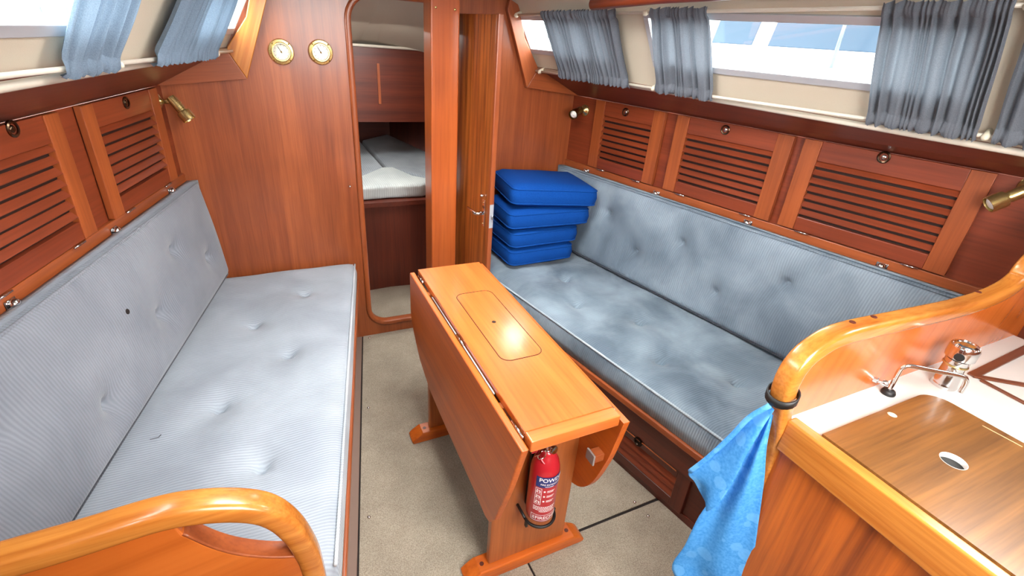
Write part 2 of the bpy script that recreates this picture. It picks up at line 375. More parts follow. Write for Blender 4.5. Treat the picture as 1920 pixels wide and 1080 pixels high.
# slanted corner boards where the band meets the bulkhead
for s in (1, -1):
    zb = ZB[s]
    pts = [SD(s, 0, -.01, 1.245), Vector((s*.607, YB, 1.276)), Vector((s*.485, YB, 1.60)), Vector((s*.53, YB, 1.62)), CS(s, 0, 1.60), CS(s, 0, zb), SD(s, 0, -.01, 1.28)]
    pts = [Vector((p.x, YB, p.z)) for p in pts]
    tr = add('trim_%d' % (5 if s > 0 else 6), poly_prism([Vector((s*x, YB, z)) for x, z in ((.607, 1.276), (.48, 1.60), (.49, 1.64), (.535, 1.62), (.578, 1.49), (.655, zb+.012), (.66, zb))], (0, -.03, 0)), wood('rim' if s < 0 else 'stile', (s*-.4, 0, 1)), kind='structure', bevel=.003)  # port board gets a lighter wood, window light put into its colour
    add('lower_board', poly_prism([Vector((s*x, YB, z)) for x, z in ((.607, 1.276), (.66, zb), (.93, 1.262), (.905, 1.243))], (0, -.03, 0)), wood('stile', (1, 0, -.1*s)), tr, bevel=.003)
# ---- ceiling (crowned headliner)
TS = [0, .5, .8, 1.3, 1.7, 2.4, TA]; V = []; Fc = []; nx = 13
for k_, dz in ((0, 0), (1, .03)):
    for t in TS:
        e = CS(1, t, ZR(t)).x+.02
        for i in range(nx):
            x = e*(2*i/(nx-1)-1); V.append(Vector((x, YB-t, ZR(t)+.11*(1-(x/e)**2)+dz)))
m = len(TS)
for k_ in (0, 1):
    for i in range(m-1):
        for j in range(nx-1):
            if i in (2, m-2) and 4 <= j <= 7: continue         # deck hatch, companionway
            a = k_*m*nx+i*nx+j; Fc.append((a, a+1, a+nx+1, a+nx))
per = [(0, j) for j in range(nx)]+[(i, nx-1) for i in range(1, m)]+[(m-1, j) for j in range(nx-2, -1, -1)]+[(i, 0) for i in range(m-2, 0, -1)]
for q in range(len(per)):
    a, b = per[q], per[(q+1) % len(per)]; i0, i1 = a[0]*nx+a[1], b[0]*nx+b[1]; Fc.append((i0, i1, i1+m*nx, i0+m*nx))
add('ceiling', (V, Fc), CREAM, smooth=True, auto=40, kind='structure')
hw = tag(link(D.objects.new('window_7', None), None, (0, 1.27, 1.745)), kind='structure')      # deck hatch over the saloon
for q in ((-.34, .34, 1.00, 1.03), (-.34, .34, 1.51, 1.54), (-.34, -.31, 1.03, 1.51), (.31, .34, 1.03, 1.51)): add('hatch_frame', box(*q, 1.715, 1.79), ALU, hw, bevel=.004)
# aft closure beside the companionway
for s in (1, -1):
    add('wall_aft_%s' % side[s], box(s*.36, s*1.7, -.47, -.44, -.04, 1.80), wood('bulkhead'), kind='structure')

add('wall_aft_sill', box(-.36, .36, -.47, -.44, -.04, 1.15), wood('bulkhead'), kind='structure')
# ---- forepeak behind the doorway
fp = []
add('wall_forepeak_floor', poly_prism([Vector((x, y, .02)) for x, y in ((-.45, YB+.02), (.45, YB+.02), (.35, 2.85), (-.35, 2.85))], (0, 0, .03)), carpet_mat(), kind='structure')
for s in (1, -1):
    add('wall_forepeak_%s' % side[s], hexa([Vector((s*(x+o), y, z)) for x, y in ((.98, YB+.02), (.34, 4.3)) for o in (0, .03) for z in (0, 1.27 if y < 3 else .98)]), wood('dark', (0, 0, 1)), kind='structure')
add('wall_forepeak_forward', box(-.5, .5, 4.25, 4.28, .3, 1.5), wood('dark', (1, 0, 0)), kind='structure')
A1, A2 = [(-1.0, 1.27), (-.67, 1.35), (-.53, 1.62), (0, 1.70), (.53, 1.62), (.67, 1.35), (1.0, 1.27)], [(-.38, .98), (-.32, 1.06), (-.2, 1.09), (0, 1.10), (.2, 1.09), (.32, 1.06), (.38, .98)]
V = [Vector((x, YB+.022, z)) for x, z in A1]+[Vector((x, 4.3, z)) for x, z in A2]; V += [p+Vector((0, 0, .02)) for p in V]
Fc = [(i, i+1, i+8, i+7) for i in range(6)]+[(i+14, i+21, i+22, i+15) for i in range(6)]+[(0, 7, 21, 14), (6, 20, 27, 13)]+[(i, i+14, i+15, i+1) for i in range(6)]+[(i+7, i+8, i+22, i+21) for i in range(6)]
add('wall_forepeak_headliner', (V, Fc), CREAM, kind='structure')
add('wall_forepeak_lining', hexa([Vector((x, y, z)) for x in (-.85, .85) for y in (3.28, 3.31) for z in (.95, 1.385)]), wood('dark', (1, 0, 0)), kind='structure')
add('trim_8', hexa([Vector((x, y, z)) for x in (.085, .100) for y in (3.268, 3.28) for z in (1.06, 1.29)]), wood('stile'), kind='structure')
add('trim_7', tube([Vector((-.8, 3.27, 1.392)), Vector((.8, 3.27, 1.375))], .008, 8), TRIMW, smooth=True, kind='structure')

# ================================================================== OBJECTS
# ---- mast post in front of the doorway
P = thing('mast_post', 'square varnished wooden mast post standing beside the forepeak doorway', 'post', (.16, 2.26, 0))
add('shaft', box(.099, .224, 2.2, 2.31, 0, 1.76), wood('post'), P, bevel=.006, seg=3)
for px, py in ((817, 14), (853, 18)):
    add('screw', lathe([(.005, -.001), (.005, .002), (.002, .003)], aty(px, py, 2.2), (0, -1, 0), 12), BRASS, P, smooth=True)

# ---- open forepeak door, swung aft against the settee
H0, H1 = Vector((.262, 2.30, 0)), Vector((.296, 1.935, 0)); dd = (H1-H0).normalized(); dn = Vector((-dd.y, dd.x, 0))
if dn.x > 0: dn = -dn                                       # towards port
def DR_(u, n, z): return H0 + dd*u + dn*n + Vector((0, 0, z))
dl = (H1-H0).length
door = tag(link(D.objects.new('door_1', None), None, DR_(dl/2, 0, .10)), kind='structure')
add('door_leaf', box(0, dl-.02, -.010, .010, .10, 1.565, DR_), wood('ribbon'), door, bevel=.003)
add('edge_lipping', box(dl-.02, dl, -.011, .012, .10, 1.567, DR_), wood('stile'), door, bevel=.003)
hz = .765; hu = dl-.055
hd = add('handle_plate', box(hu-.011, hu+.011, .010, .013, hz-.062, hz+.062, DR_), CHROME, door, bevel=.004, seg=3)
add('handle_lever', tube([DR_(hu, .012, hz), DR_(hu, .045, hz), DR_(hu-.012, .05, hz), DR_(hu-.085, .05, hz+.004)], [.008, .008, .0075, .005], 12), CHROME, hd, smooth=True)
for dz in (-.05, .05): add('screw', lathe([(.003, 0), (.002, .002)], DR_(hu, .013, hz+dz), dn, 10), BRASS, hd, smooth=True)
add('latch_plate', box(dl, dl+.002, -.009, .010, hz-.055, hz+.055, DR_), ALU, door)
add('latch_bolt', box(dl+.002, dl+.014, -.004, .005, hz-.012, hz+.006, DR_), CHROME, door, bevel=.002)
add('coat_hook', lathe([(.006, 0), (.005, .006), (.006, .014), (.001, .018)], DR_(dl-.062, .010, .845), dn, 12), CHROME, door, smooth=True)

# ---- brass gauges on the bulkhead
for (px, py), lab in (((527, 97), 'brass gauge with an off-white dial on the bulkhead, further from the doorway'), ((601, 98), 'brass gauge with a bright white dial on the bulkhead, next to the doorway')):
    c = aty(px, py, YB); G = thing('brass_gauge', lab, 'gauge', c, 'brass gauges on the bulkhead')
    add('bezel', lathe([(.047, 0), (.047, .010), (.044, .016), (.036, .017), (.033, .022), (.030, .022), (.028, .010), (.0, .008)], c, (0, -1, 0), 32), BRASS, G, smooth=True, auto=40)
    dial = add('dial', lathe([(.0285, .009), (.0285, .0115), (.0, .0116)], c, (0, -1, 0), 32), plain('dial_cream', 'e2e0d0', .4) if px < 560 else plain('dial_white', 'f4f2ea', .3), G, smooth=True, auto=40)
    add('pointer', box(-.0012, .0012, -.001, 0, -.006, .021, lambda x, y, z, c=c: c+Vector((x*.8-z*.5, y-.012, z*.85+x*.5))), BLACK, dial)
    add('hub', lathe([(.0035, .0115), (.0025, .014)], c, (0, -1, 0), 12), BRASSD, dial, smooth=True)
    for k in range(12):
        a = 2*math.pi*k/12; q = c+Vector((.0245*math.cos(a), -.0117, .0245*math.sin(a)))
        add('tick', box(-.0006, .0006, -.0004, 0, -.002, .002, lambda x, y, z, q=q, a=a: q+Vector((x*math.sin(a)+z*math.cos(a), y, z*math.sin(a)-x*math.cos(a)))), BLACK, dial)
    for k in range(4):
        a = R(45+90*k); add('screw', lathe([(.0035, .014), (.0025, .019)], c+Vector((.041*math.cos(a), 0, .041*math.sin(a))), (0, -1, 0), 10), BRASSD, G, smooth=True)

# ---- lockers with louvred doors along both sides
DOORS = {1: [(.17, .565, (1178, 210), 'nearest the bulkhead'), (.625, 1.105, (1365, 243), ''), (1.14, 1.655, (1661, 294), '')],
         -1: [(.085, .545, (223, 192), ''), (.64, 1.10, (4, 241), ''), (1.16, 1.62, None, '')]}
CATCH = {1: [(1103, 322), (1234, 361), (1405, 417), (1655, 498)], -1: [(310, 351), (203, 428), (5, 566)]}
for s in (1, -1):
    def LF(t, n, z, s=s): return SD(s, t, n, z)
    LK = thing('side_locker', 'long mahogany locker with louvred doors above the %s' % ('starboard settee and the blue cushions' if s > 0 else 'port settee, the side with the bulkhead gauges'), 'locker', SD(s, 1.2, 0, .86))
    ta = 2.0 if s > 0 else 1.8
    add('face_panel', box(0, ta+.5, -.018, 0, .862, 1.244, LF), wood('locker', AL[s]), LK)
    add('bottom_rail', box(0, ta+.5, 0, .012, .86, .916, LF), wood('stile', AL[s]), LK, bevel=.003)
    for t0, t1, knob, _ in DOORS[s]:
        z0, z1 = .922, 1.245; st = .058; zt, zb2 = 1.178, .972
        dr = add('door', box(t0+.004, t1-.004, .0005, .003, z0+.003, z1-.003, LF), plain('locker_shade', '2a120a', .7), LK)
        add('rail', box(t0+st, t1-st, .003, .019, zt, z1, LF), wood('locker', AL[s]), dr, bevel=.002); add('rail', box(t0+st, t1-st, .003, .019, z0, zb2, LF), wood('locker', AL[s]), dr, bevel=.002)
        add('stile', box(t0, t0+st, .003, .022, z0, z1, LF), wood('stile'), dr, bevel=.002)
        add('stile', box(t1-st, t1, .003, .022, z0, z1, LF), wood('stile'), dr, bevel=.002)
        ns = 7; h = (zt-zb2)/ns
        for k in range(ns):
            a = zb2+k*h
            add('louvre_slat', hexa([SD(s, t, n, z) for t in (t0+st-.0005, t1-st+.0005) for n, z in ((.0230, a+.0125), (.0170, a+.0095), (.0075, a+h*1.0), (.0045, a+h*.93))]), wood('locker', AL[s]), dr, bevel=.0012, seg=1)
        if knob: kt, kz = spx(*knob, s)
        else: kt, kz = (t0+t1)/2, 1.212
        o = SD(s, kt, .019, kz); nv = (SD(s, 0, 1, 0)-SD(s, 0, 0, 0))
        rg = add('finger_latch', lathe([(.019, -.002), (.019, .003), (.016, .005), (.0125, .004), (.012, -.006), (0, -.007)], o, nv, 24), plain('bronze', '5d4a3a', .25, 1), dr, smooth=True, auto=40)
        add('latch_pull', lathe([(.009, -.006), (.0085, .001), (.006, .003), (0, .0035)], o, nv, 16), CHROME if s > 0 else plain('bronze', '5d4a3a', .25, 1), dr, smooth=True)
        for q in (t0+.09, t1-.09):
            add('hinge', tube([SD(s, q-.024, .022, z0-.003), SD(s, q+.024, .022, z0-.003)], .0028, 8), CHROME, dr, smooth=True)
    for px, py in CATCH[s]:
        t, z = spx(px, py, s); z = .885
        ct = add('backrest_catch', box(t-.017, t+.017, .012, .015, z-.012, z+.016, LF), CHROME, LK, bevel=.002)
        add('catch_knob', lathe([(.010, 0), (.013, .006), (.012, .012), (.006, .016), (0, .017)], SD(s, t, .015, z+.004), SD(s, 0, 1, 0)-SD(s, 0, 0, 0), 16), CHROME, ct, smooth=True)
        add('catch_tongue', hexa([SD(s, q, n, zz) for q in (t-.014, t+.014) for n, zz in ((.014, z-.004), (.016, z-.010), (.032, z-.004), (.034, z-.009))]), CHROME, ct, bevel=.001, seg=1)

# ---- settee bases
for s in (1, -1):
    t1 = 1.84 if s > 0 else 1.59
    X = lambda t, o=0, s=s: s*(.245+.19*t+o)
    def SF(t, o, z, s=s): return Vector((s*(.245+.19*t+o), YB-t, z))
    ax = Vector((s*.19, -1, 0)).normalized()
    B = thing('settee', 'mahogany settee frame under the grey cushions, %s side' % ('starboard, with slatted front' if s > 0 else 'port, with plain front edge'), 'settee', SF(t1/2, .2, 0))
    add('front_panel', box(0, t1, .045, .060, 0, .275, SF), wood('dark', ax), B)
    add('front_board', box(0, t1, .022, .044, .205, .312, SF), wood('dark' if s > 0 else 'locker', ax), B, bevel=.003)
    add('edge_lip', box(0, t1, .004, .046, .312, .340, SF), wood('stile', ax), B, bevel=.006, seg=3)
    add('berth_top', hexa([Vector((x, YB-t, z)) for t in (0, t1) for x in (s*(.245+.19*t+.046), s*(.88+.25*t)) for z in (.318, .340)]), wood('locker', ax), B)
    add('plinth', box(0, t1, .04, .056, 0, .03, SF), wood('dark', ax), B)
    if s > 0:
        for a, b in ((.62, 1.02), (1.09, 1.50)):
            dr = add('front_door', box(a, b, .0425, .045, .03, .2, SF), wood('dark', ax), B)
            for za, zb_ in ((.165, .2), (.03, .065)): add('rail', box(a, b, .031, .0425, za, zb_, SF), wood('dark', ax), dr, bevel=.002)
            add('stile', box(a-.05, a, .030, .045, .03, .2, SF), wood('dark'), dr, bevel=.002); add('stile', box(b, b+.05, .030, .045, .03, .2, SF), wood('dark'), dr, bevel=.002)
            for k in range(3):
                z = .068+k*.032; add('louvre_slat', hexa([SF(t, o, zz) for t in (a, b) for o, zz in ((.032, z), (.037, z-.002), (.041, z+.034), (.044, z+.032))]), wood('locker', ax), dr)
        p = pln(1197, 828, SF(0, .022, 0), Vector((s, .19, 0)))
        add('finger_latch', lathe([(.019, -.001), (.019, .004), (.013, .005), (.011, .001), (0, .001)], p, (-s, -.19, 0), 20), plain('bronze_dark', '2c221c', .35, 1), B, smooth=True, auto=40)
        add('louvre_frame', box(.9, 1.5, .018, .0215, .2, .203, SF), wood('stile', ax), B)

# ---- tufted cushions
def edges(L, r, n):
    a = [0, .04*r, .15*r, .35*r, .65*r, r]; k = max(2, int((L-2*r)/n)); mid = [r+(L-2*r)*i/k for i in range(1, k)]
    return a+mid+[L-x for x in reversed(a)]
def cushion(name, c00, c10, c11, c01, th, r, mat, parent, buttons, dep=.021, sag=0, res=.0105, seed=0, crown=.012, side_bulge=.006, taper=0, wr=.0025):
    """c** = back-plane corners (a along, b across); thickness points to the visible side"""
    c00, c10, c11, c01 = map(Vector, (c00, c10, c11, c01))
    Nn = (c10-c00).cross(c01-c00).normalized()
    if (Nn.z < 0 if abs(Nn.z) > .5 else Nn.x*c00.x > 0): Nn = -Nn
    La, Lb = ((c10-c00).length+(c11-c01).length)/2, ((c01-c00).length+(c11-c10).length)/2
    A, Bq = edges(La, r, res), edges(Lb, r, res); rnd = random.Random(seed); ph = [rnd.uniform(0, 6.3) for _ in range(8)]
    bl = lambda a, b: (c00*(1-a)+c10*a)*(1-b)+(c01*(1-a)+c11*a)*b
    V, Fc = [], []; na, nb = len(A), len(Bq)
    def prof(e): return th-r+math.sqrt(max(0, r*r-(r-min(e, r))**2))
    for a in A:
        for b in Bq:
            e1, e2 = min(a, La-a), min(b, Lb-b)
            hgt = prof(e1)+prof(e2)-th
            hgt = max(hgt, th-1.35*r)-taper*b/Lb
            p = bl(a/La, b/Lb); f = min(1, min(e1, e2)/.06)
            hgt += crown*f*(math.sin(math.pi*min(1, max(0, b/Lb)))**.5)
            hgt += f*wr*(math.sin(a*17+ph[0]+2*math.sin(b*9+ph[1]))+math.sin(b*21+ph[2]+a*6))
            hgt -= sag*f*math.exp(-((b/Lb-.6)/.3)**2)*(.6+.4*math.sin(a*5+ph[3]))
            q = p+Nn*hgt
            for B_ in buttons:
                d2 = (q-B_-Nn*((q-B_).dot(Nn))).length
                q -= Nn*(dep*math.exp(-(d2/.017)**2)+dep*.6*math.exp(-(d2/.05)**2)+dep*.25*math.exp(-(d2/.11)**2))*f
            V.append(q)
    for i in range(na-1):
        for j in range(nb-1): k = i*nb+j; Fc.append((k, k+1, k+nb+1, k+nb))
    per = [(0, j) for j in range(nb)]+[(i, nb-1) for i in range(1, na)]+[(na-1, j) for j in range(nb-2, -1, -1)]+[(i, 0) for i in range(na-2, 0, -1)]
    ring = [i*nb+j for i, j in per]; ctr = (c00+c10+c11+c01)/4
    prev = ring
    for h in (th*.4, 0):
        base = len(V)
        for i, j in per:
            p = bl(A[i]/La, Bq[j]/Lb); out = (p-ctr); out -= Nn*out.dot(Nn)
            V.append(p+Nn*h+(out.normalized()*side_bulge if h else Vector()))
        cur = list(range(base, base+len(per)))
        for q in range(len(per)): Fc.append((prev[q], prev[(q+1) % len(per)], cur[(q+1) % len(per)], cur[q]))
        prev = cur
    Fc.append(tuple(prev))
    o = add(name, (V, Fc), mat, parent, smooth=True)
    front = lambda a, b, h=None: bl(a, b)+Nn*(th if h is None else h)
    return o, front, Nn
PORT_LIT_LO, PORT_LIT_HI, ST_SHADE_LO, ST_SHADE_HI = '959ea8', 'a9b3bd', '627280', '95a7b4'  # same corduroy on both sides; the lighting difference is put into the colours
def drop(pts, p0, n): return [pln(x, y, p0, n) for x, y in pts]
def settle(o, b, n, d):                          # onto the bottom of its dimple
    v = min(o.data.vertices, key=lambda q: (lambda e: (e-n*e.dot(n)).length)(q.co+WL[o]-b)+(0 if (q.co+WL[o]-b).dot(n) > -.06 else 1)).co+WL[o]
    return b+n*((v-b).dot(n)+d)
SB = {-1: [(572, 547), (475, 606), (541, 662), (411, 761), (489, 868)], 1: [(1062, 520), (1083, 568), (1200, 600), (1240, 672), (1385, 712)]}
BB = {-1: [(326, 470), (388, 483), (228, 585), (303, 590), (205, 758), (8, 818)], 1: [(1140, 400), (1190, 472), (1275, 457), (1340, 548), (1470, 535)]}
for s in (1, -1):
    t1 = 1.845 if s > 0 else 1.585; zt = .452; th = .108
    m = cord('seat_'+side[s], *((ST_SHADE_LO, ST_SHADE_HI) if s > 0 else (PORT_LIT_LO, PORT_LIT_HI)), (s*-.0, 1, 0))
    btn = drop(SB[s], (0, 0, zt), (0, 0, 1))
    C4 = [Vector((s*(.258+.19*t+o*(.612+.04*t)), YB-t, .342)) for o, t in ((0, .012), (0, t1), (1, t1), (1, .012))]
    S_ = thing('seat_cushion', 'long buttoned corduroy seat cushion, %s' % ('blue-grey tinted as in shade, under the stack of blue cushions' if s > 0 else 'grey tinted as brightly lit, beside the arched end panel'), 'cushion', (C4[0]+C4[2])/2, 'corduroy seat cushions')
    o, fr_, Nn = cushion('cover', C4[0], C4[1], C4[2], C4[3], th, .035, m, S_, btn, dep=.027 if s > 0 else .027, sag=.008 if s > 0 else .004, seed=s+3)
    pp = [fr_(k/40*.985+.008, .012, th-.010) for k in range(41)]
    add('piping', tube([p+Vector((-s*.004, 0, 0)) for p in pp], .0042, 8), cord('pipe_'+side[s], *((ST_SHADE_HI, 'c0cad0') if s > 0 else (PORT_LIT_HI, 'd5dbdf')), (0, 1, 0)), S_, smooth=True)
    pp = [fr_(k/40*.985+.008, .006, .012) for k in range(41)]
    add('piping', tube(pp, .0042, 8), MC['cord_pipe_'+side[s]], S_, smooth=True)
    pp = [fr_(.010, k/20*.9+.02, th-.012) for k in range(21)]
    add('piping', tube([p+Vector((0, .002, 0)) for p in pp], .0042, 8), MC['cord_pipe_'+side[s]], S_, smooth=True)
    for b in btn: add('button', lathe([(.0, -.004), (.009, -.003), (.010, 0), (.007, .003), (0, .004)], settle(o, b, Vector((0, 0, 1)), .003), (0, 0, 1), 14), m, S_, smooth=True)
    if s < 0: add('loose_thread', tube([atz(x, y, zt+.014) for x, y in ((281, 824), (290, 822), (297, 820), (302, 815))], .0011, 6), plain('thread', '4a4d52', .8), S_, smooth=True)
    # backrest
    tb = t1-.005
    bb = lambda t, s=s: Vector((s*(.886+.215*t), YB-t, .470)); tp = lambda t, s=s: Vector((s*(.884+.247*t), YB-t, .886))
    C4 = [bb(.006), bb(tb), tp(tb), tp(.006)]
    Nn = (C4[1]-C4[0]).cross(C4[3]-C4[0]).normalized(); Nn = Nn if Nn.x*s < 0 else -Nn
    thb = .094
    fB, fT = [c+Nn*(thb+.006) for c in C4[:2]], [c+Nn*(thb-.048+.006) for c in C4[2:]]
    btn = drop(BB[s], (fB[0]+fT[0])/2, (fB[1]-fB[0]).cross(fT[1]-fB[0]))
    K_ = thing('backrest_cushion', 'leaning buttoned corduroy backrest, %s' % ('blue-grey tinted as in shade, behind the stack of blue cushions' if s > 0 else 'grey tinted for its light, with a button torn out'), 'cushion', bb(tb/2), 'corduroy backrest cushions')
    m2 = cord('back_'+side[s], *(('677684', '8f9fac') if s > 0 else ('7f858f', '8f959e')), (s*-.0, 1, 0))  # same corduroy; side light and the port back's shade put into the colour
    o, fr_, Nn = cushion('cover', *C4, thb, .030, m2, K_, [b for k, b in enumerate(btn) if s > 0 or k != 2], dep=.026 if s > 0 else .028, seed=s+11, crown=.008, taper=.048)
    for k, b in enumerate(btn):
        if s < 0 and k == 2:
            add('torn_hole', lathe([(.005, -.012), (.009, -.002), (.007, .0012), (.0, .0012)], settle(o, b, Nn, .001), Nn, 12), DARKGAP, K_)
        else: add('button', lathe([(.0, -.004), (.009, -.003), (.010, 0), (.007, .003), (0, .004)], settle(o, b, Nn, .003), Nn, 14), m2, K_, smooth=True)
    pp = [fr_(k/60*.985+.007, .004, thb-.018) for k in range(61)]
    add('bottom_strip', tube(pp, .007, 8), cord('welt_'+side[s], '3d4149', '4b5059', (0, 1, 0)), K_, smooth=True, label='dark grey strip')  # dark tube along the lower front edge of each backrest
    pp = [fr_(k/40*.98+.01, .985, thb*.45) for k in range(41)]
    add('piping', tube(pp, .004, 8), m2, K_, smooth=True)

# ---- four blue cushions stacked at the forward end
BLUE = cloth_mat('blue_canvas', '083f8c', '0e4c9f', 0, 400); PIPE = cloth_mat('blue_piping', '083f8c', '124f9f', 0, 400)
def pillow(c, ang, lx, ly, th, lab, tilt=0):
    B = thing('boat_cushion', lab, 'cushion', c, 'stack of blue cushions')
    rot = Matrix.Rotation(ang, 3, 'Z') @ Matrix.Rotation(tilt, 3, 'Y')
    nn = 15; V, Fc = [], []
    lev = [(-1, .0), (-.92, .7), (-.6, 1), (0, 1.03), (.6, 1), (.92, .7), (1, 0)]
    def pos(i, j, zz, kk):
        u, v = 2*i/(nn-1)-1, 2*j/(nn-1)-1
        return u, v
    # rounded box by superellipsoid-like mapping of a cube grid
    bm = bmesh.new(); bmesh.ops.create_cube(bm, size=2); bmesh.ops.subdivide_edges(bm, edges=bm.edges[:], cuts=11, use_grid_fill=True)
    for v in bm.verts:
        x, y, z = v.co; ex = lambda a, b, c_: math.copysign(abs(a)**1.0, a)
        rr = .030; hx, hy, hz2 = lx/2, ly/2, th/2
        p = Vector((x*hx, y*hy, z*hz2)); q = Vector((max(-hx+rr, min(hx-rr, p.x)), max(-hy+rr, min(hy-rr, p.y)), max(-hz2+rr*.9, min(hz2-rr*.9, p.z))))
        d = p-q
        if d.length > 1e-6: p = q+d.normalized()*rr*(.95 if abs(z) > .95 else 1)
        cr_ = (1-x*x)*(1-y*y); p.z += math.copysign(.010*cr_, z) if abs(z) > .5 else 0
        bz = (1-min(1, abs(z)))*.006; p.x += math.copysign(bz, x) if abs(x) > .95 else 0; p.y += math.copysign(bz, y) if abs(y) > .95 else 0
        p.z += .002*math.sin(x*7+c[2]*40)*(1-y*y)
        v.co = rot @ p + Vector(c)
    V = [v.co.copy() for v in bm.verts]; Fc = [tuple(w_.index for w_ in f.verts) for f in bm.faces]; bm.free()
    add('cover', (V, Fc), BLUE, B, smooth=True)
    for zz in (th/2-.016, -th/2+.016):
        path = [rot @ Vector((x, y, zz))+Vector(c) for x, y in [(p.x, p.z) for p in rrect(-lx/2-.001, lx/2+.001, -ly/2-.001, ly/2+.001, .032, 0, 5)]]
        add('piping', tube(path, .0035, 8, closed=True), PIPE, B, smooth=True)
zc = .478; th = .100
pillow((.60, 2.115, zc+.045), R(2), .36, .30, th-.004, 'bottom blue cushion of the stack, lying on the seat')
pillow((.605, 2.11, zc+.143), R(2), .375, .30, th-.004, 'blue cushion second from the bottom of the stack')
pillow((.625, 2.10, zc+.242), R(-2), .43, .31, th-.004, 'blue cushion just below the top one of the stack')
pillow((.652, 2.105, zc+.350), R(-7), .44, .33, th, 'top blue cushion of the stack, jutting towards the backrest', R(3))

# ---- folding table
T = thing('folding_table', 'drop-leaf varnished saloon table on two trestle legs, leaves folded down', 'table', (0, 1.17, 0))
tw = .124; y0, y1 = .70, 1.645; zt = .69
top = add('table_top', box(-tw, tw, y0+.035, y1, zt-.022, zt, idf), wood('table', (0, 1, 0)), T, bevel=.002)
add('end_lip', box(-tw, tw, y0, y0+.035, zt-.034, zt+.0005), wood('table', (1, 0, 0)), top, bevel=.004, seg=3)
lid = [atz(x, y, zt) for x, y in ((850, 552), (917, 545), (1024, 661), (945, 680))]
lx0, lx1 = (lid[0].x+lid[3].x)/2, (lid[1].x+lid[2].x)/2; ly1, ly0 = (lid[0].y+lid[1].y)/2, (lid[2].y+lid[3].y)/2
groove = [Vector((p.x, p.z, zt+.0003)) for p in rrect(lx0, lx1, ly0, ly1, .03, 0, 6)]
add('lid_gap', tube(groove, .0011, 6, closed=True), DARKGAP, top)
add('bottle_lid', poly_prism([Vector((p.x, p.z, zt-.001)) for p in rrect(lx0+.002, lx1-.002, ly0+.002, ly1-.002, .028, 0, 6)], (0, 0, .0018)), wood('table', (0, 1, 0)), top)
add('finger_hole', lathe([(.0068, 0), (.0068, .0014), (.0055, .0016), (.005, .0012), (0, .0011)], atz(926, 604, zt)-Vector((0, 0, .0)), (0, 0, 1), 16), DARKGAP, top)
for s in (-1, 1):
    xo, xi = s*.150, s*.131
    prof = [(y0-.008, .668), (y1+.025, .668), (y1+.025, .50), (y1-.06, .36), (y1-.18, .295), (y1-.30, .285), (y0+.24, .285), (y0+.13, .292), (y0+.075, .34), (y0+.03, .48)] if s > 0 else \
           [(y0-.008, .676), (y1+.025, .668), (y1+.025, .49), (y0+.96, .40), (y0+.135, .262), (y0+.11, .268)]
    if s < 0:
        prof = [(y0-.006, .676), (y1+.022, .670), (y1+.025, .655), (y1+.025, .485), (y1-.02, .42), (y1-.10, .345), (y1-.22, .30), (y1-.36, .285), (y0+.26, .268), (y0+.165, .258), (y0+.135, .268), (y0+.10, .318), (y0+.04, .50)]
    if s > 0: prof = [(y0-.008, .668), (y1+.025, .668)]+[(p.y, p.z) for p in spline([Vector((0, y1+.025, .52)), Vector((0, y1-.02, .40)), Vector((0, y1-.14, .31)), Vector((0, y1-.30, .285)), Vector((0, y0+.24, .285)), Vector((0, y0+.135, .300)), Vector((0, y0+.07, .37)), Vector((0, y0+.025, .50)), Vector((0, y0+.004, .60))], 5)]
    lf = add('drop_leaf', poly_prism([Vector((xo, y, z)) for y, z in prof], (xi-xo, 0, 0)), wood('leaf', (0, 1, .0)), T, bevel=.004, seg=3)
    for hy in (y0+.06, y0+.46, y1-.06):
        add('hinge', tube([Vector((s*.1295, hy-.03, zt-.012)), Vector((s*.1295, hy+.03, zt-.012))], .0035, 8), CHROME, lf, smooth=True)
    if s < 0: add('hinge_rod', tube([Vector((-.1285, y0+.20, zt-.016)), Vector((-.1285, y1-.20, zt-.016))], .0024, 8), ALU, lf, smooth=True)
bl_ = add('leaf_bracket', box(.100, .131, .735, .765, .50, .525), wood('stile', (1, 0, 0)), T, bevel=.002)
add('bracket_stop', box(.094, .100, .732, .768, .495, .53), plain('grey_plastic', '8d8580', .4), T, bevel=.002)
for yy, s in ((.862, 1), (1.49, -1)):
    pd = add('pedestal', box(-.133, .133, yy-.012, yy+.012, .045, zt-.022), wood('pedestal'), T, bevel=.004, seg=2)
    a = .205
    ft = add('foot', poly_prism([Vector((x, yy-.032, z)) for x, z in ((-a, 0), (a, 0), (a+.006, .010), (a-.012, .028), (a-.04, .046), (-a+.04, .046), (-a+.012, .028), (-a-.006, .010))], (0, .062, 0)), wood('leaf', (1, 0, 0)), T, bevel=.005, seg=3)
    for x in (-.152, .152): add('screw_plug', lathe([(.007, -.001), (.007, .0012), (0, .0013)], (x, yy-.002, .046), (0, 0, 1), 12), wood('dark'), ft)
add('stretcher', box(-.10, -.085, .87, 1.48, .60, .665), wood('pedestal', (0, 1, 0)), T, bevel=.003)
add('stretcher', box(.085, .10, .87, 1.48, .60, .665), wood('pedestal', (0, 1, 0)), T, bevel=.003)
add('drawer_box', box(-.085, .085, 1.0, 1.4, .56, .667), wood('pedestal', (0, 1, 0)), T, bevel=.003)

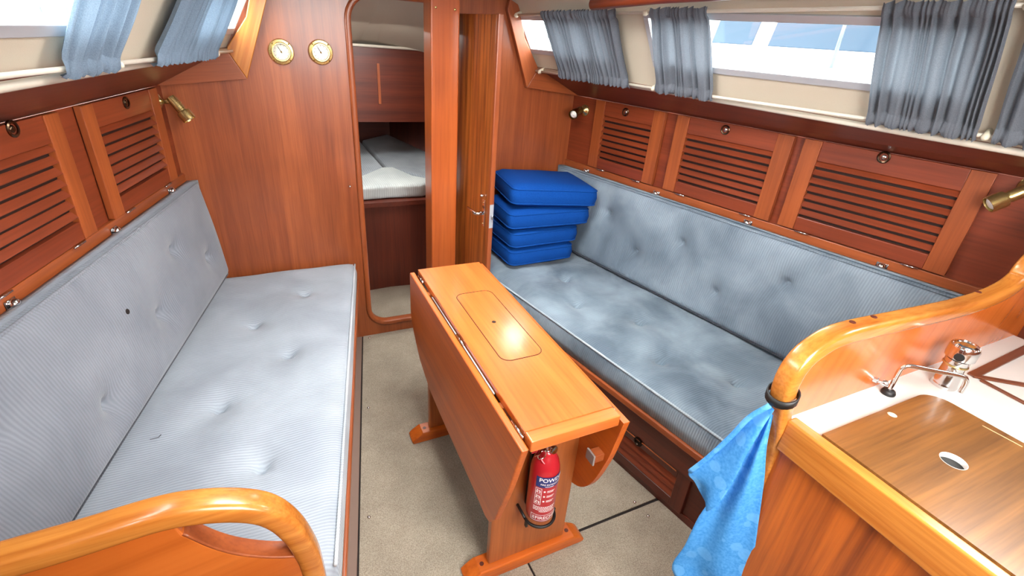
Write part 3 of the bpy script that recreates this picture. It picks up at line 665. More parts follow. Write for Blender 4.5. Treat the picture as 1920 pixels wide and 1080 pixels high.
# ---- fire extinguisher on the table pedestal
EX = Vector((-.012, .795, 0)); er = .0405; EZ0, EZ1 = .288, .540
E_ = thing('fire_extinguisher', 'small red powder fire extinguisher hung on the table pedestal', 'fire extinguisher', (EX.x, EX.y, EZ0))
RED = plain('red_enamel', 'b3202b', .28, coat=.5, bscale=20)
hb = EZ1-EZ0
add('cylinder', lathe([(.012, 0), (er*.75, .001), (er*.93, .010), (er, .026), (er, hb-.075), (er*.96, hb-.055), (er*.82, hb-.032), (er*.55, hb-.016), (.018, hb-.009), (.016, hb)], (EX.x, EX.y, EZ0), (0, 0, 1), 40), RED, E_, smooth=True)
vz = EZ1
vl = add('valve', lathe([(.014, -.004), (.016, .004), (.012, .008), (.012, .022), (.008, .026)], (EX.x, EX.y, vz), (0, 0, 1), 18), CHROME, E_, smooth=True, auto=40)
add('pressure_gauge', lathe([(.012, 0), (.013, .008), (.011, .013), (0, .012)], (EX.x+.004, EX.y-.010, vz+.010), (.25, -1, .1), 18), CHROME, vl, smooth=True, auto=40)
for k, (z_, dz) in enumerate(((.024, .010), (.036, .022))):
    add('lever', hexa([Vector((EX.x+x*w2-.01*k, EX.y+.018-yy*.0, vz+z_+d)) + Vector((-yy*.75, -yy*.75, (yy-.03)*dz*4)) for x in (-1, 1) for w2 in (.008,) for yy in (0, .07) for d in (0, .003)]), CHROME if k == 0 else RED, vl, bevel=.001)
add('safety_ring', tube([Vector((EX.x-.028+.012*math.cos(a), EX.y-.018, vz+.004+.014*math.sin(a))) for a in [2*math.pi*q/14 for q in range(14)]], .0015, 6, closed=True), CHROME, vl, smooth=True)
add('red_handle_band', tube([Vector((EX.x+(er*.6)*math.cos(a), EX.y+(er*.6)*math.sin(a)-.004, vz-.016-.020*max(0, -math.sin(a)))) for a in [math.pi+math.pi*q/14 for q in range(11)]], .004, 8), RED, E_, smooth=True)
cv = math.atan2(CAM.y-EX.y, CAM.x-EX.x)                                # direction in which the printed side faces
cv = R(-109)
def wrap(u, z, d=0): a = cv+u/er; return Vector((EX.x+(er+d)*math.cos(a), EX.y+(er+d)*math.sin(a), z))
def patch(u0, u1, z0, z1, d):
    n = max(2, int(abs(u1-u0)/.003)); V, Fc = [], []
    for i in range(n+1):
        for z in (z0, z1): V.append(wrap(u0+(u1-u0)*i/n, z, d))
    for i in range(n): Fc.append((2*i, 2*i+2, 2*i+3, 2*i+1))
    return V, Fc
PRINT = plain('white_print', 'f0ecec', .4); BLUEP = plain('blue_print', '1c2f73', .35)
lb = add('label_band', patch(-.030, .052, .438, .476, .0006), BLUEP, E_, label='blue label band')
def text(body, size, u, z, parent, mat, d, name='lettering'):
    cu = D.curves.new(name, 'FONT'); cu.body = body; cu.size = size; cu.resolution_u = 3; cu.offset = size*.02
    ob = D.objects.new(name, cu); COL.objects.link(ob); bpy.context.view_layer.update()
    me = ob.to_mesh(); V = [wrap(u+v.co.x, z+v.co.y, d) for v in me.vertices]; Fc = [tuple(p.vertices) for p in me.polygons]
    ob.to_mesh_clear(); D.objects.remove(ob)
    return add(name, (V, Fc), mat, parent)
text('POWDER', .0185, -.022, 0.4590, lb, PRINT, .0012); text('FIRE EXTINGUISHER', .0078, -.017, 0.4470, lb, PRINT, .0012); add('small_print', patch(-.004, .020, 0.4410, 0.4430, .0012), PRINT, lb)
pr = add('print_column', join(patch(-.029, -.011, 0.4325, 0.4340, .0007), patch(-.029, -.011, 0.3715, 0.3730, .0007), patch(-.029, -.0277, 0.3715, 0.4340, .0007), patch(-.0123, -.011, 0.3715, 0.4340, .0007), patch(-.029, -.011, 0.4125, 0.4135, .0007), patch(-.029, -.011, 0.3920, 0.3930, .0007)), PRINT, E_)
for k in range(3):                                                   # small pictograms and instruction rows
    z = 0.4155-.0205*k
    add('pictogram', join(patch(-.027, -.020, z+.002, z+.005, .0008), patch(-.025, -.0225, z+.005, z+.014, .0008), patch(-.0225, -.015, z+.009, z+.0115, .0008), patch(-.0175, -.0145, z+.001, z+.009, .0008)), PRINT, pr)
    zz = 0.4235-.0185*k
    add('instruction_mark', patch(-.006, -.001, zz-.003, zz+.0025, .0008), PRINT, pr)
    add('instruction_line', join(patch(.003, .026, zz+.0008, zz+.003, .0008), patch(.003, .022, zz-.0035, zz-.0013, .0008)), PRINT, pr)
for k, (a, b) in enumerate(((-.030, .034), (-.030, .032), (-.030, .030), (-.012, .034))):
    z = 0.3625-.0058*k
    u = a
    rr_ = random.Random(k)
    segs = []
    while u < b:
        l_ = rr_.uniform(.002, .006); segs.append(patch(u, min(b, u+l_), z-.0016, z+.0018, .0007)); u += l_+.0012
    add('small_print', join(*segs), PRINT, pr)
bx0, bx1, bz0, bz1 = -.034, .050, 0.3075, 0.3315
add('brand_box', join(patch(bx0, bx1, bz0, bz0+.0016, .0007), patch(bx0, bx1, bz1-.0016, bz1, .0007), patch(bx0, bx0+.0016, bz0, bz1, .0007), patch(bx1-.0016, bx1, bz0, bz1, .0007)), PRINT, pr)
text('FIRECHIEF', .0165, -.021, 0.3140, pr, PRINT, .0009); add('brand_stripes', join(*[patch(-.030+.001*k, -.0225, 0.3140+.0042*k, 0.3165+.0042*k, .0009) for k in range(3)]), PRINT, pr)
bk = add('bracket', join(tube([Vector((EX.x+(er+.004)*math.cos(a), EX.y+(er+.004)*math.sin(a), .287)) for a in [R(180)+R(180)*q/16 for q in range(17)]], .0045, 8),
     tube([Vector((EX.x-er-.004, EX.y, .287)), Vector((EX.x-er-.004, .845, .287))], .0045, 8), tube([Vector((EX.x+er+.004, EX.y, .287)), Vector((EX.x+er+.004, .845, .287))], .0045, 8)), BLACK, E_, smooth=True)
add('bracket_lug', lathe([(.007, -.004), (.007, .004)], (EX.x+er+.003, EX.y-.006, .291), (.3, -1, 0), 12), BLACK, bk, smooth=True); add('bracket_clip', box(EX.x-er-.006, EX.x-er+.001, EX.y-.012, EX.y-.002, .262, .29), BLACK, bk, bevel=.001)
add('back_plate', box(EX.x-.02, EX.x+.02, .838, .849, .28, .60), BLACK, E_, bevel=.002)

# ---- curtain rods and curtains
ROD = plain('rod_plastic', 'd8d2c4', .35, bscale=40)
RODS = {1: [('lower', .02, 1.665, 1.352, 'upto'), ('upper', .0, 1.665, 1.612, '')], -1: [('lower', .09, 1.66, 1.385, ''), ('upper', .05, 1.66, 1.62, '')]}
zlow = lambda s, t: (1.366+.003*t if s > 0 else 1.385+.012*t)
zup = lambda s, t: 1.592+.03*t
for s in (1, -1):
    for nm, zf in (('lower', zlow), ('upper', zup)):
        t0, t1 = (.03, 2.1)
        Rd = thing('curtain_rod', '%s cream curtain rod of the %s windows' % (nm, side[s]), 'curtain rod', CS(s, t0, zf(s, t0), .028), 'curtain rods')
        add('tube', tube([CS(s, t, zf(s, t), .028) for t in (t0, t1)], .0052, 10), ROD, Rd, smooth=True)
        ends = ([.035, .735, 1.70] if nm == 'upper' else [.06, .70, 1.679]) if s > 0 else [.215, .862, 1.7]
        for t in ends:
            br = add('bracket', lathe([(.004, .0), (.007, .006), (.009, .022), (.010, .034), (.006, .042), (0, .044)], CS(s, t, zf(s, t), -.001), CS(s, t, 1.5, 1)-CS(s, t, 1.5, 0), 14), IVORY, Rd, smooth=True)
CUR = {1: [((1013, 18), (1155, 15), (1048, 138), (1180, 155)), ((1215, 5), (1323, 3), (1227, 165), (1333, 173)), ((1655, 0), (1900, 0), (1622, 220), (1828, 250)), None],
       -1: [None, None]}
SPAN = {1: [(.206, .192, .613, .591, 'beside the bulkhead corner'), (.757, .709, .972, .947, 'between the two windows, narrowest'), (1.443, 1.421, 1.681, 1.663, 'gathered at the aft end of the long window, lit from behind'), (1.71, 1.692, 2.0, 1.98, 'at the edge above the aft reading lamp')],
        -1: [(.238, .222, .660, .696, 'above the louvred door next to the gauges'), (.875, .871, 1.085, 1.066, 'covering part of the larger port window')]}
CURT = cloth_mat('curtain_cloth', '656b74', '747b84', .15, 500); CURTP = cloth_mat('curtain_cloth_port', '6f8092', '7d90a2', .16, 500)
for s in (1, -1):
    for ci, (ta0, tb0, ta1, tb1, where) in enumerate(SPAN[s]):       # (top start, bottom start, top end, bottom end)
        wd = abs(ta1-ta0); npl = max(6, int(wd/.020)); nu = npl*8; nv = 26; rnd = random.Random(ci+10*s)
        amps = [rnd.uniform(.5, 1.25) for _ in range(npl+1)]; ph = [rnd.uniform(-.8, .8) for _ in range(npl+1)]
        zl, zh = (lambda t: zlow(s, t)-.011), (lambda t: zup(s, t)+.014)
        V, Fc = [], []
        for i in range(nu+1):
            u = i/nu; k = min(npl-1, int(u*npl)); f = u*npl-k
            for j in range(nv+1):
                v = j/nv
                ta = ta0+(ta1-ta0)*u; tb = tb0+(tb1-tb0)*u; t = tb+(ta-tb)*v
                z = zl(t)+(zh(t)-zl(t))*v
                am = .011*(amps[k]*(1-f)+amps[k+1]*f)*(1 if u > .02 and u < .98 else .5)
                rel = 1-.72*(math.exp(-((v-.055)/.045)**2)+math.exp(-((v-.945)/.045)**2))   # pinched on the rods
                wav = math.sin(2*math.pi*(u*npl+.05*math.sin(3*v+ci)+.55*math.sin(11*u+ci)+.35*math.sin(23*u+2*ci)))
                fine = .0018*math.sin(2*math.pi*u*npl*2.6+ph[k]*4)*math.exp(-((min(v, 1-v))/.10)**2)
                n = .030+am*rel*wav+.006*math.sin(3.1*u*npl/3+ci)*math.sin(math.pi*v)+fine+.0115*math.exp(-((v-.045)/.05)**2)+.0115*math.exp(-((v-.945)/.05)**2)
                V.append(CS(s, t+.0015*math.sin(5*v+u*9+ci)*math.sin(math.pi*v), z, n))
        st = nv+1
        Ct = thing('curtain', '%s pleated curtain %s' % ('slate-blue' if s > 0 else 'light blue', where), 'curtain', CS(s, (ta0+ta1)/2, zlow(s, ta0)-.012, .03), 'window curtains')
        jb = 3
        def strip(j0, j1):
            vs2 = []; fs = []
            for i in range(nu+1): vs2 += V[i*st+j0:i*st+j1+1]
            q = j1-j0+1
            for i in range(nu):
                for j in range(q-1): a = i*q+j; fs.append((a, a+1, a+q+1, a+q))
            return vs2, fs
        mt = CURT if s > 0 else CURTP
        add('pleated_cloth', strip(jb, nv-jb), mt, Ct, smooth=True)
        add('gathered_hem', strip(0, jb), mt, Ct, smooth=True); add('gathered_hem', strip(nv-jb, nv), mt, Ct, smooth=True)

# ---- grab rail under the deckhead
gp = [aty(1112, 8, 1.70), Vector((.56, 1.36, 1.632)), Vector((.60, .9, 1.645)), Vector((.64, .5, 1.66))]
GR = thing('grab_rail', 'mahogany grab rail under the cabin roof above the starboard curtains', 'handrail', gp[0])
add('rail_bar', tube([p+(Vector((0, 0, 0))) for p in gp], .019, 14), wood('locker', (0, 1, 0)), GR, smooth=True)
for k in (1, 2): add('rail_block', box(gp[k].x-.013, gp[k].x+.013, gp[k].y-.03, gp[k].y+.03, gp[k].z, gp[k].z+.07), wood('locker', (0, 1, 0)), GR, bevel=.003)

# ---- brass reading lamps
def lamp(s, mount_px, dirv, lab, arm=.05, L=.082):
    t, z = spx(*mount_px, s); nv = (SD(s, 0, 1, 0)-SD(s, 0, 0, 0)); m0 = SD(s, t, 0.0, z)
    Lp = thing('reading_lamp', lab, 'lamp', m0, 'brass reading lamps')
    add('wall_mount', lathe([(.029, 0), (.029, .004), (.025, .009), (.014, .014), (.010, .020)], m0, nv, 24), BRASS, Lp, smooth=True, auto=50)
    j = m0+nv*(arm); d = Vector(dirv).normalized()
    add('arm', tube([m0+nv*.012, m0+nv*arm*.7, j], .0075, 12), BRASS, Lp, smooth=True)
    a = j-d*.022
    hd = add('lamp_head', lathe([(.010, 0), (.0155, .002), (.0165, .008), (.0165, L*.62), (.0150, L*.64), (.0150, L*.70), (.0225, L*.74), (.0235, L*.80), (.0235, L+.012), (.021, L+.012), (.020, L+.004), (0, L+.003)], a, d, 24), BRASS if s < 0 or mount_px[0] > 1500 else BRASSD, Lp, smooth=True, auto=40)
    add('lens', lathe([(.0195, L+.0045), (.014, L+.009), (0, L+.011)], a, d, 20), plain('lamp_lens', 'e6e6e0', .3), hd, smooth=True)
    add('pivot_screw', lathe([(.004, 0), (.003, .004)], j+nv*.0165, nv, 10), BRASSD, hd, smooth=True)
lamp(-1, (293, 190), CR*.50-CU*.75+fw*.42, 'brass swivel reading lamp on the port locker near the bulkhead gauges', .060)
lamp(1, (1097, 207), -CR*.50-CU*.55-fw*.70, 'aged brass reading lamp beside the first starboard louvred door', .046)
lamp(1, (1932, 352), -CR*.88-CU*.42+fw*.40, 'brass reading lamp on the locker above the galley partition', .045, .10)

# ---- port settee end panel with the arched grab handle
YP = .70
outer = [aty(x, y, YP) for x, y in ((0, 1052), (150, 1008), (290, 965), (370, 950), (450, 947), (505, 957), (545, 985), (573, 1025), (586, 1060))]
op = spline([outer[0]+(outer[0]-outer[1])*2.6]+outer+[Vector((outer[-1].x+.002, YP, .40)), Vector((outer[-1].x+.002, YP, .004))], 6)
EP = thing('settee_end_panel', 'varnished settee end panel with arched teak grab handle, port side', 'panel', Vector((-.9, YP, 0)))
add('arched_rim', sweep(op, rsec(.040, .052, .012), (0, 1, 0)), wood('rim', (1, 0, 0)), EP, smooth=True)
hole = [aty(x, y, YP) for x, y in ((352, 985), (400, 1012), (450, 1027), (510, 1033), (572, 1030), (562, 1008), (536, 986), (500, 976), (450, 971), (400, 975))]
hc = sum(hole, Vector())/len(hole)
low = [aty(x, y, YP) for x, y in ((345, 985), (400, 1010), (450, 1024), (510, 1030), (578, 1028))]
lows = spline(low, 5)
xs = [p.x for p in op if p.z < .5]
left = [p for p in op if p.x < low[0].x-.004 and p.z > .5]
pan = [Vector((left[0].x, YP, 0))]+[p for p in left]+lows+[Vector((outer[-1].x, YP, .0))]
add('panel', poly_prism([Vector((p.x, YP-.018, p.z)) for p in pan], (0, .036, 0)), wood('panel', (1, 0, .15)), EP, bevel=.004, seg=3)
add('hand_hold_edge', sweep([p+Vector((0, .0, -.001)) for p in lows], rsec(.006, .037, .0028), (0, 1, 0)), wood('stile', (1, 0, 0)), EP, smooth=True)

# ---- galley: partition, unit, worktop, sink lid, pump, spout
YG = .44; ZC = .85; GX = .292
rimo = [aty(x, y, YG) for x, y in ((1444, 850), (1462, 770), (1473, 722), (1494, 683), (1527, 652), (1580, 625), (1690, 600), (1800, 575), (1868, 550), (1905, 525), (1930, 495))]
rs = [Vector((rimo[0].x+.0, YG, .004)), Vector((rimo[0].x, YG, .5))]+rimo+[rimo[-1]+Vector((.1, 0, .10)), rimo[-1]+Vector((.20, 0, .17))]
rsp = spline(rs, 6)
GP = thing('galley_partition', 'varnished galley partition with curved teak rim at the aft end of the starboard settee', 'partition', Vector((.8, YG, 0)))
add('curved_rim', sweep(rsp, rsec(.034, .040, .009), (0, 1, 0)), wood('rim', (1, 0, .1)), GP, smooth=True)
pan = [Vector((p.x, YG, p.z)) for p in rsp]+[Vector((rsp[-1].x, YG, .0))]
add('panel', poly_prism([Vector((p.x, YG-.006, p.z)) for p in pan], (0, .016, 0)), wood('panel', (.3, 0, 1)), GP)
for px, py in ((1592, 608), (1632, 598), (1828, 551)):
    q = aty(px, py, YG); add('plug', lathe([(.006, 0), (.006, .0016), (0, .0017)], q+Vector((0, -.004, .0065)), (0, 0, 1), 12), wood('dark'), GP)
q = aty(1640, 711, YG-.007)
add('spigot', lathe([(.007, -.002), (.007, .006), (.0045, .007), (.0045, .014), (.0075, .015), (.0075, .021), (.004, .026), (0, .027)], q, (.25, -1, .1), 16), CHROME, GP, smooth=True, auto=40)
GU = thing('galley_unit', 'galley unit with ribboned wooden front and teak fiddle rail', 'cabinet', (.7, .2, 0))
add('front_panel', box(GX+.012, GX+.030, -.43, YG-.02, 0, .79), wood('galley'), GU)
add('fiddle_rail', box(GX-.004, GX+.022, -.43, YG-.018, .785, ZC+.012), wood('rim', (0, 1, 0)), GU, bevel=.004, seg=3)
add('worktop', box(GX+.022, 1.25, -.43, YG-.006, ZC-.03, ZC), WHITEP, GU)
# sink lid
lc = [atz(x, y, ZC+.012) for x, y in ((1545, 805), (1735, 736), (1920, 823))]
yl1 = (lc[0].y+lc[1].y)/2-.004; xl1 = (lc[1].x+lc[2].x)/2; r_ = .045
pts = [(GX+.026, yl1), (GX+.026, -.20), (xl1, -.20)] + [(xl1-r_+r_*math.cos(R(a)), yl1-r_+r_*math.sin(R(a))) for a in range(0, 91, 10)]
zl = ZC+.0005; hc_ = atz(1788, 864, zl+.012); sh = atz(1673, 777, zl+.012)
circ = lambda c, rr, rr2=None: [(c.x+rr*math.cos(R(a)), c.y+(rr2 or rr)*math.sin(R(a))) for a in range(0, 360, 15)]
SLd = thing('sink_lid', 'brown teak-faced sink lid with a round finger hole, set in the white worktop', 'lid', (hc_.x, hc_.y, zl))
P3 = lambda L: [Vector((x, y, zl)) for x, y in L]
add('board', poly_prism(P3(pts), (0, 0, .012), [P3(circ(hc_, .0215)), P3(circ(sh, .009))]), wood('sinklid', (1, 0, 0)), SLd)
V, Fc = lathe([(.0218, 0), (.0218, .0122), (.0208, .0122), (.0208, 0)], (hc_.x, hc_.y, zl), (0, 0, 1), 24)
add('hole_edge', (V, Fc[:-2]), WHITEP, SLd, smooth=True); add('hole_bottom', lathe([(.0207, 0), (.0207, .001)], (hc_.x+.0, hc_.y, zl), (0, 0, 1), 24), BLACK, SLd)
add('small_hole_white_fill', lathe([(.0088, 0), (.0088, .0115), (.006, .0122), (0, .0122)], (sh.x, sh.y, zl), (0, 0, 1), 16), IVORY, SLd, smooth=True)  # added white disc standing in for the bright worktop below the hole
sl = [atz(x, y, zl+.012) for x, y in ((1842, 798), (1917, 838))]
add('scratch', tube([p+Vector((0, 0, .0002)) for p in sl], .0009, 6), plain('pale_scratch', 'caa77c', .5), SLd)
# brown strips of the neighbouring lid on the worktop
for a, b, wd, lab in (((1822, 706), (1935, 650), .020, 'brown wooden strip on the worktop running outboard behind the pump'), ((1822, 706), (1940, 727), .014, 'brown wooden strip on the worktop running aft from the pump'), ((1838, 714), (1940, 768), .010, 'thinnest brown strip on the white worktop beside the pump')):
    A_, B_ = atz(*a, ZC), atz(*b, ZC); d = (B_-A_).normalized(); q = Vector((-d.y, d.x, 0))
    tag(add('worktop_strip', hexa([p+q*o+Vector((0, 0, z)) for p in (A_, B_) for o in (-wd/2, wd/2) for z in (.0003, .005)]), wood('strip', d), bevel=.001), lab, 'strip', 'brown strips on the galley worktop')
# pump
pb = atz(1768, 722, ZC); dtop = (ray(1812, 645)); 
hp = None
for k in range(400):
    z = ZC+k*.0005; q = Vector((pb.x, pb.y, z))-CAM; 
    if 540-F*q.dot(CU)/q.dot(fw) <= 641: hp = z-ZC; break
hp = hp or .1
PU = thing('galley_pump', 'chrome hand pump with ribbed cap on the white galley worktop', 'pump', pb)
k_ = hp/.115
add('body', lathe([(.0235*k_, .0005), (.0242*k_, .004*k_), (.0232*k_, .008*k_), (.0225*k_, .012*k_), (.0212*k_, .030*k_), (.0198*k_, .050*k_), (.0200*k_, .058*k_), (.0215*k_, .062*k_), (.0220*k_, .072*k_)], pb, (0, 0, 1), 32), CHROME, PU, smooth=True, auto=40)
prof = [(.024*k_, .074*k_), (.027*k_, .076*k_), (.0275*k_, .098*k_), (.0255*k_, .104*k_), (.024*k_, .104*k_), (.022*k_, .108*k_), (.017*k_, .1095*k_), (.016*k_, .107*k_), (0, .107*k_)]
cp = add('cap', lathe(prof, pb, (0, 0, 1), 32), CHROME, PU, smooth=True, auto=40)
ddir = (CAM-pb); ddir.z = 0; ddir.normalize(); cq = pb+Vector((0, 0, .086*k_))
add('window', lathe([(.009*k_, .0272*k_), (.009*k_, .0285*k_), (0, .0287*k_)], cq, ddir, 16), BLACK, cp); 
for q in range(24):
    a = 2*math.pi*q/24; c0 = pb+Vector((.0235*k_*math.cos(a), .0235*k_*math.sin(a), .1045*k_)); add('grip_rib', lathe([(.0014*k_, 0), (.001*k_, .003*k_)], c0, (0, 0, 1), 6), CHROME, cp)
add('collar', tube([pb+Vector((.0215*k_*math.cos(R(a)), .0215*k_*math.sin(R(a)), .058*k_)) for a in range(0, 360, 15)], .002*k_, 8, closed=True), BRASS, PU, smooth=True)
# spout
sb = atz(1664, 738, ZC); q = None
for k in range(400):
    z = ZC+k*.0005; v_ = Vector((sb.x, sb.y, z))-CAM
    if 540-F*v_.dot(CU)/v_.dot(fw) <= 684: zs = z; break
sp1 = atz(1807, 706, zs-.003); d = (sp1-sb); d.z = 0
SPt = thing('swivel_spout', 'thin chrome swan-neck tap spout on a black ring over the sink lid', 'tap', sb)
a = [Vector((sb.x, sb.y, ZC+.004)), Vector((sb.x, sb.y, zs-.018)), Vector((sb.x, sb.y, zs-.006))+d*.03, Vector((sb.x, sb.y, zs))+d*.12, Vector((sb.x, sb.y, zs-.001))+d*.5, Vector((sb.x, sb.y, zs-.003))+d*.95, Vector((sb.x, sb.y, zs-.009))+d*1.06, Vector((sb.x, sb.y, zs-.022))+d*1.09, Vector((sb.x, sb.y, zs-.042))+d*1.09]
add('pipe', tube(spline(a, 6), .0048, 12), CHROME, SPt, smooth=True)
add('base_ring', lathe([(.014, .0004), (.0145, .004), (.012, .010), (.007, .012), (.006, .012)], sb, (0, 0, 1), 24), BLACK, SPt, smooth=True)

# ---- towel on the galley rim
tl = Vector((GX-.022, YG+.02, 0)); tn = Vector((CAM.x-tl.x, CAM.y-tl.y, 0)).normalized(); tdir = Vector((-tn.y, tn.x, 0))
if tdir.y < 0: tdir = -tdir
TWL = cloth_mat('towel_cloth', '3f8fd6', '5aa5e6', .1, 160)
m_, nt_, = TWL, TWL.node_tree                                   # pale round dots woven into the towel
vo = N(nt_, 'ShaderNodeTexVoronoi'); vo.inputs['Scale'].default_value = 17; vo.inputs['Randomness'].default_value = .75; tc_ = N(nt_, 'ShaderNodeTexCoord'); nt_.links.new(tc_.outputs['Object'], vo.inputs['Vector'])
lt = N(nt_, 'ShaderNodeMath', operation='LESS_THAN'); lt.inputs[1].default_value = .33; nt_.links.new(vo.outputs['Distance'], lt.inputs[0])
mxx = N(nt_, 'ShaderNodeMix', data_type='RGBA'); mq = N(nt_, 'ShaderNodeMath', operation='MULTIPLY'); mq.inputs[1].default_value = .6; nt_.links.new(lt.outputs[0], mq.inputs[0]); nt_.links.new(mq.outputs[0], mxx.inputs[0]); mxx.inputs[7].default_value = lin('6db4ee')
ramp = [n for n in nt_.nodes if n.type == 'VALTORGB'][0]; nt_.links.new(ramp.outputs[0], mxx.inputs[6]); nt_.links.new(mxx.outputs[2], nt_.nodes['Principled BSDF'].inputs['Base Color'])
tpx = lambda x, y, off=0: pln(x, y, tl+tn*off, tn)
TW = thing('towel', 'bright blue spotted towel hanging from the galley rim by a black loop', 'towel', Vector((tl.x, tl.y, .45)))
def cloth_sheet(Ls, Rs, off, amp, nfold, seed, nu=26, lift=0):
    """sheet between a left and a right outline (pixel lists, top to bottom)"""
    Lp_ = spline([tpx(x, y, off) for x, y in Ls], 6); Rp_ = spline([tpx(x, y, off) for x, y in Rs], 6)
    n = 40; V, Fc = [], []
    smp = lambda Q, f: (lambda k: Q[k]*(1-(f*(len(Q)-1)-k))+Q[min(k+1, len(Q)-1)]*(f*(len(Q)-1)-k))(min(len(Q)-2, int(f*(len(Q)-1))))
    for side_ in (0, 1):
        for i in range(n+1):
            f = i/n; a, b = smp(Lp_, f), smp(Rp_, f)
            for j in range(nu+1):
                u = j/nu; p = a*(1-u)+b*u
                h = amp*math.sin(u*nfold*2*math.pi+seed+f*1.2)*min(1, f*3)+.003*math.sin(f*9+u*5+seed)+lift*u*min(1, f*4)
                V.append(p+tn*(h+(-.0028 if side_ else 0)))
    q = (n+1)*(nu+1); w_ = nu+1
    for sd in (0, 1):
        for i in range(n):
            for j in range(nu): a = sd*q+i*w_+j; Fc.append((a, a+1, a+w_+1, a+w_))
    per = [(0, j) for j in range(w_)]+[(i, nu) for i in range(1, n+1)]+[(n, j) for j in range(nu-1, -1, -1)]+[(i, 0) for i in range(n-1, 0, -1)]
    for k in range(len(per)):
        a, b = per[k], per[(k+1) % len(per)]; i0, i1 = a[0]*w_+a[1], b[0]*w_+b[1]; Fc.append((i0, i1, i1+q, i0+q))
    return V, Fc
add('main_fall', cloth_sheet([(1442, 766), (1425, 800), (1390, 858), (1350, 915), (1312, 965), (1285, 1020), (1262, 1062), (1300, 1120), (1310, 1170)], [(1452, 768), (1447, 790), (1437, 840), (1432, 900), (1424, 960), (1417, 1010), (1412, 1060), (1407, 1110), (1402, 1170)], 0.012, .007, 1.6, 1), TWL, TW, smooth=True)
add('front_fold', cloth_sheet([(1438, 762), (1405, 782), (1370, 818), (1330, 855), (1292, 884), (1302, 902), (1312, 925), (1322, 945)], [(1452, 768), (1432, 795), (1405, 840), (1385, 880), (1366, 912), (1352, 930), (1342, 938), (1334, 945)], .026, .003, 1.0, 2.4, lift=.028), TWL, TW, smooth=True)
hm = [tpx(x, y, .029) for x, y in ((1444, 760), (1405, 783), (1370, 819), (1330, 856), (1294, 884))]
add('hem', tube(spline(hm, 6), .0055, 8), TWL, TW, smooth=True)
lp = Vector((GX-.012, YG, 0)); lz = aty(1466, 757, YG-.02).z
cx_ = min(rsp, key=lambda p: abs(p.z-lz)+(10 if p.x > rimo[4].x else 0)).x
loop = [Vector((cx_+.026*math.cos(R(a)), YG+.030*math.sin(R(a)), lz-.002+.010*math.cos(R(a)))) for a in range(0, 360, 20)]
V, Fc = [], []
for p in loop:
    for dz in (-.008, .008): V.append(p+Vector((0, 0, dz)))
for i in range(len(loop)): a, b = 2*i, 2*((i+1) % len(loop)); Fc.append((a, b, b+1, a+1))
o = add('hanging_loop', (V, Fc), BLACK, TW, smooth=True, label='black loop'); sm = o.modifiers.new('solid', 'SOLIDIFY'); sm.thickness = .003

# ---- forepeak berth
FB = thing('forepeak_berth', 'dark mahogany berth base in the forepeak beyond the doorway', 'berth', (0, 2.9, .05))
arc = [(-.62, 2.62), (-.40, 2.68), (-.2, 2.735), (0, 2.75), (.2, 2.735), (.40, 2.68), (.62, 2.62)]
V, Fc = [], []
for x, y in arc:
    for yy in (y, y+.025):
        for z in (.05, .625): V.append(Vector((x, yy, z)))
for i in range(len(arc)-1):
    a, b = 4*i, 4*i+4
    Fc += [(a, b, b+1, a+1), (a+2, a+3, b+3, b+2), (a+1, b+1, b+3, a+3), (a, a+2, b+2, b)]
Fc += [(0, 1, 3, 2), (len(V)-4, len(V)-2, len(V)-1, len(V)-3)]
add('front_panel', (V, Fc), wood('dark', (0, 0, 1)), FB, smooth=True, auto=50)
add('berth_top', poly_prism([Vector((x, y, .60)) for x, y in ((-.66, 2.66), (.66, 2.66), (.34, 4.24), (-.34, 4.24))], (0, 0, .025)), wood('dark', (0, 1, 0)), FB)
FC = cord('forepeak', '8a939a', 'a3acb2', (1, 0, 0), .012)
def slabpoly(pts, z0, z1, name, parent, mat): return add(name, poly_prism([Vector((x, y, z0)) for x, y in pts], (0, 0, z1-z0)), mat, parent, bevel=.02, seg=4)
s0 = atz(722, 313, .70); s1 = atz(676, 262, .70)
for s, lab in ((-1, 'grey forepeak berth cushion on the port side of the dark seam'), (1, 'grey forepeak berth cushion on the starboard side of the dark seam')):
    A_, B_ = s0, s1
    gap = .008
    if s > 0: pts = [(A_.x+gap, A_.y), (B_.x+gap, B_.y), (.33, 4.22), (.62, 2.75), (.30, 2.80)]
    else: pts = [(A_.x-gap, A_.y), (B_.x-gap, B_.y), (-.33, 4.22), (-.62, 2.75), (-.25, 2.80)]
    Q = thing('berth_cushion', lab, 'cushion', (s*.3, 3.2, .625), 'forepeak berth cushions'); slabpoly(pts, .627, .70, 'cover', Q, FC)
Q = thing('berth_infill_cushion', 'rounded infill cushion, coloured paler for the light on it, at the front edge of the forepeak berth', 'cushion', (0, 2.8, .625))
inf = [(-.25, 2.795), (-.15, 2.90), (s0.x-.03, s0.y-.012), (s0.x+.05, s0.y-.014), (.20, 2.90), (.30, 2.79), (.2, 2.70), (.0, 2.715), (-.2, 2.70)]
slabpoly(inf, .627, .705, 'cover', Q, cord('infill', 'a9b2b3', 'c0c8c6', (1, 0, 0), .012))  # berth cloth again; light on the front put into a paler colour

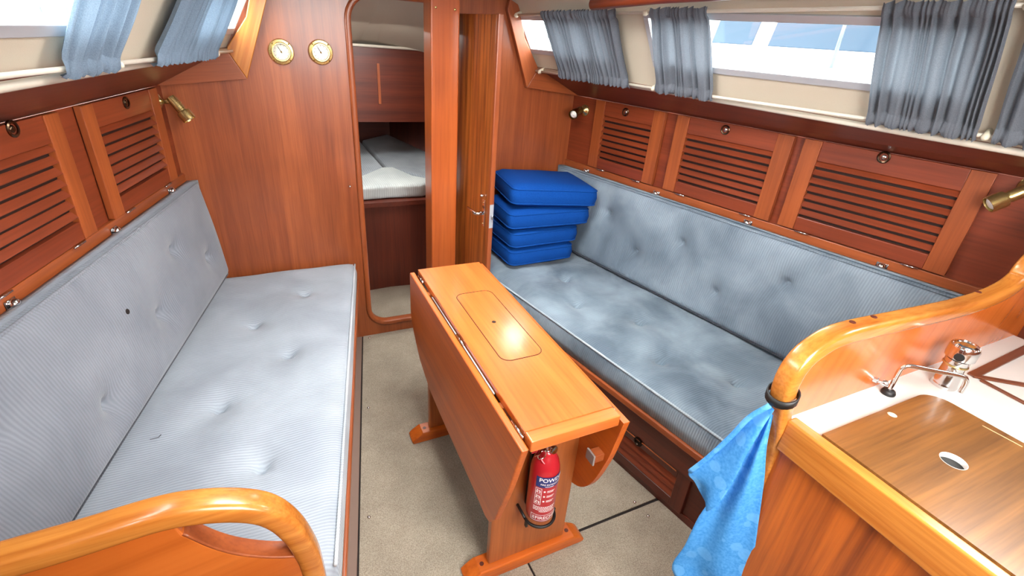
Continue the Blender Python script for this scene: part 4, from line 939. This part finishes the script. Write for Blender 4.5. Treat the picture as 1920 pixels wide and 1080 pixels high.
# ---- marina seen through the windows
WB = plain('gelcoat', 'f2f2f0', .25, coat=.4, bscale=3); TINT = plain('tinted_window', '25323f', .3, spec=.1, bscale=4); NAVY = plain('navy_canvas', '12294c', .7, bscale=30); GREYM = plain('grey_metal', '3c444a', .5, 0)
def boat(name, lab, x, y, L, s, h, cover):
    B = thing(name, lab, 'boat', (x, y, -.5))
    V, Fc = [], []; n = 14
    for i in range(n+1):
        f = i/n; wd = 1.15*(1-max(0, (f-.55)/.45)**2.2)+.02; yy = y-L/2+L*f
        for dx, z in ((-.65*wd, -.45), (-wd, .2), (-wd, h), (wd, h), (wd, .2), (.65*wd, -.45)): V.append(Vector((x+dx, yy, z+.12*f)))
    for i in range(n):
        for k in range(6): a, b = 6*i, 6*i+6; Fc.append((a+k, a+(k+1) % 6, b+(k+1) % 6, b+k))
    Fc += [tuple(range(6))[::-1], tuple(range(6*n, 6*n+6))]
    hu_ = add('hull', (V, Fc), WB, B, smooth=True, auto=40)
    cb = add('cabin', hexa([Vector((x+dx*k2, yy, z)) for dx in (-.85, .85) for yy in (y-L*.22, y+L*.20) for z, k2 in ((h, 1), (h+.62, .82))]), WB, B, bevel=.06, seg=3)
    for q in (-1, 1):
        for ya, yb in ((-.19, -.06), (-.04, .09), (.11, .17)):
            add('cabin_window', hexa([Vector((x+q*(.85*(1-.18*zz)+o), y+L*yy_, h+.62*zz)) for yy_ in (ya, yb) for zz in (.30, .78) for o in (-.02, .008)]), TINT, cb, bevel=.01)
    for ya in (-.45, -.3, 0, .2, .36): add('stanchion', tube([Vector((x-s*.95*(1 if ya < .3 else .6), y+L*ya, h)), Vector((x-s*.95*(1 if ya < .3 else .6), y+L*ya, h+.62))], .014, 8), GREYM, B, smooth=True)
    if cover: add('canvas_cover', hexa([Vector((x+dx*.9, yy, z)) for dx in (-1, 1) for yy in (y-L*.47, y-L*.24) for z in (h, h+.7)]), NAVY, B, bevel=.08, seg=3)
boat('motor_boat', 'white motor boat with tinted cabin windows moored beyond the starboard windows', 4.45, 2.75, 8.5, 1, 1.38, False)
boat('sailing_boat', 'white boat with blue canvas moored ahead beyond the port windows', -4.9, 12.8, 8, -1, .95, True)
boat('cabin_cruiser', 'white cabin cruiser lying further ahead beyond the forward starboard window', 5.4, 11.5, 8, 1, 1.0, False)
add('ground', box(-60, 60, -60, 60, -.62, -.60), plain('harbour_water', '7f97a6', .2, bscale=2), kind='structure')
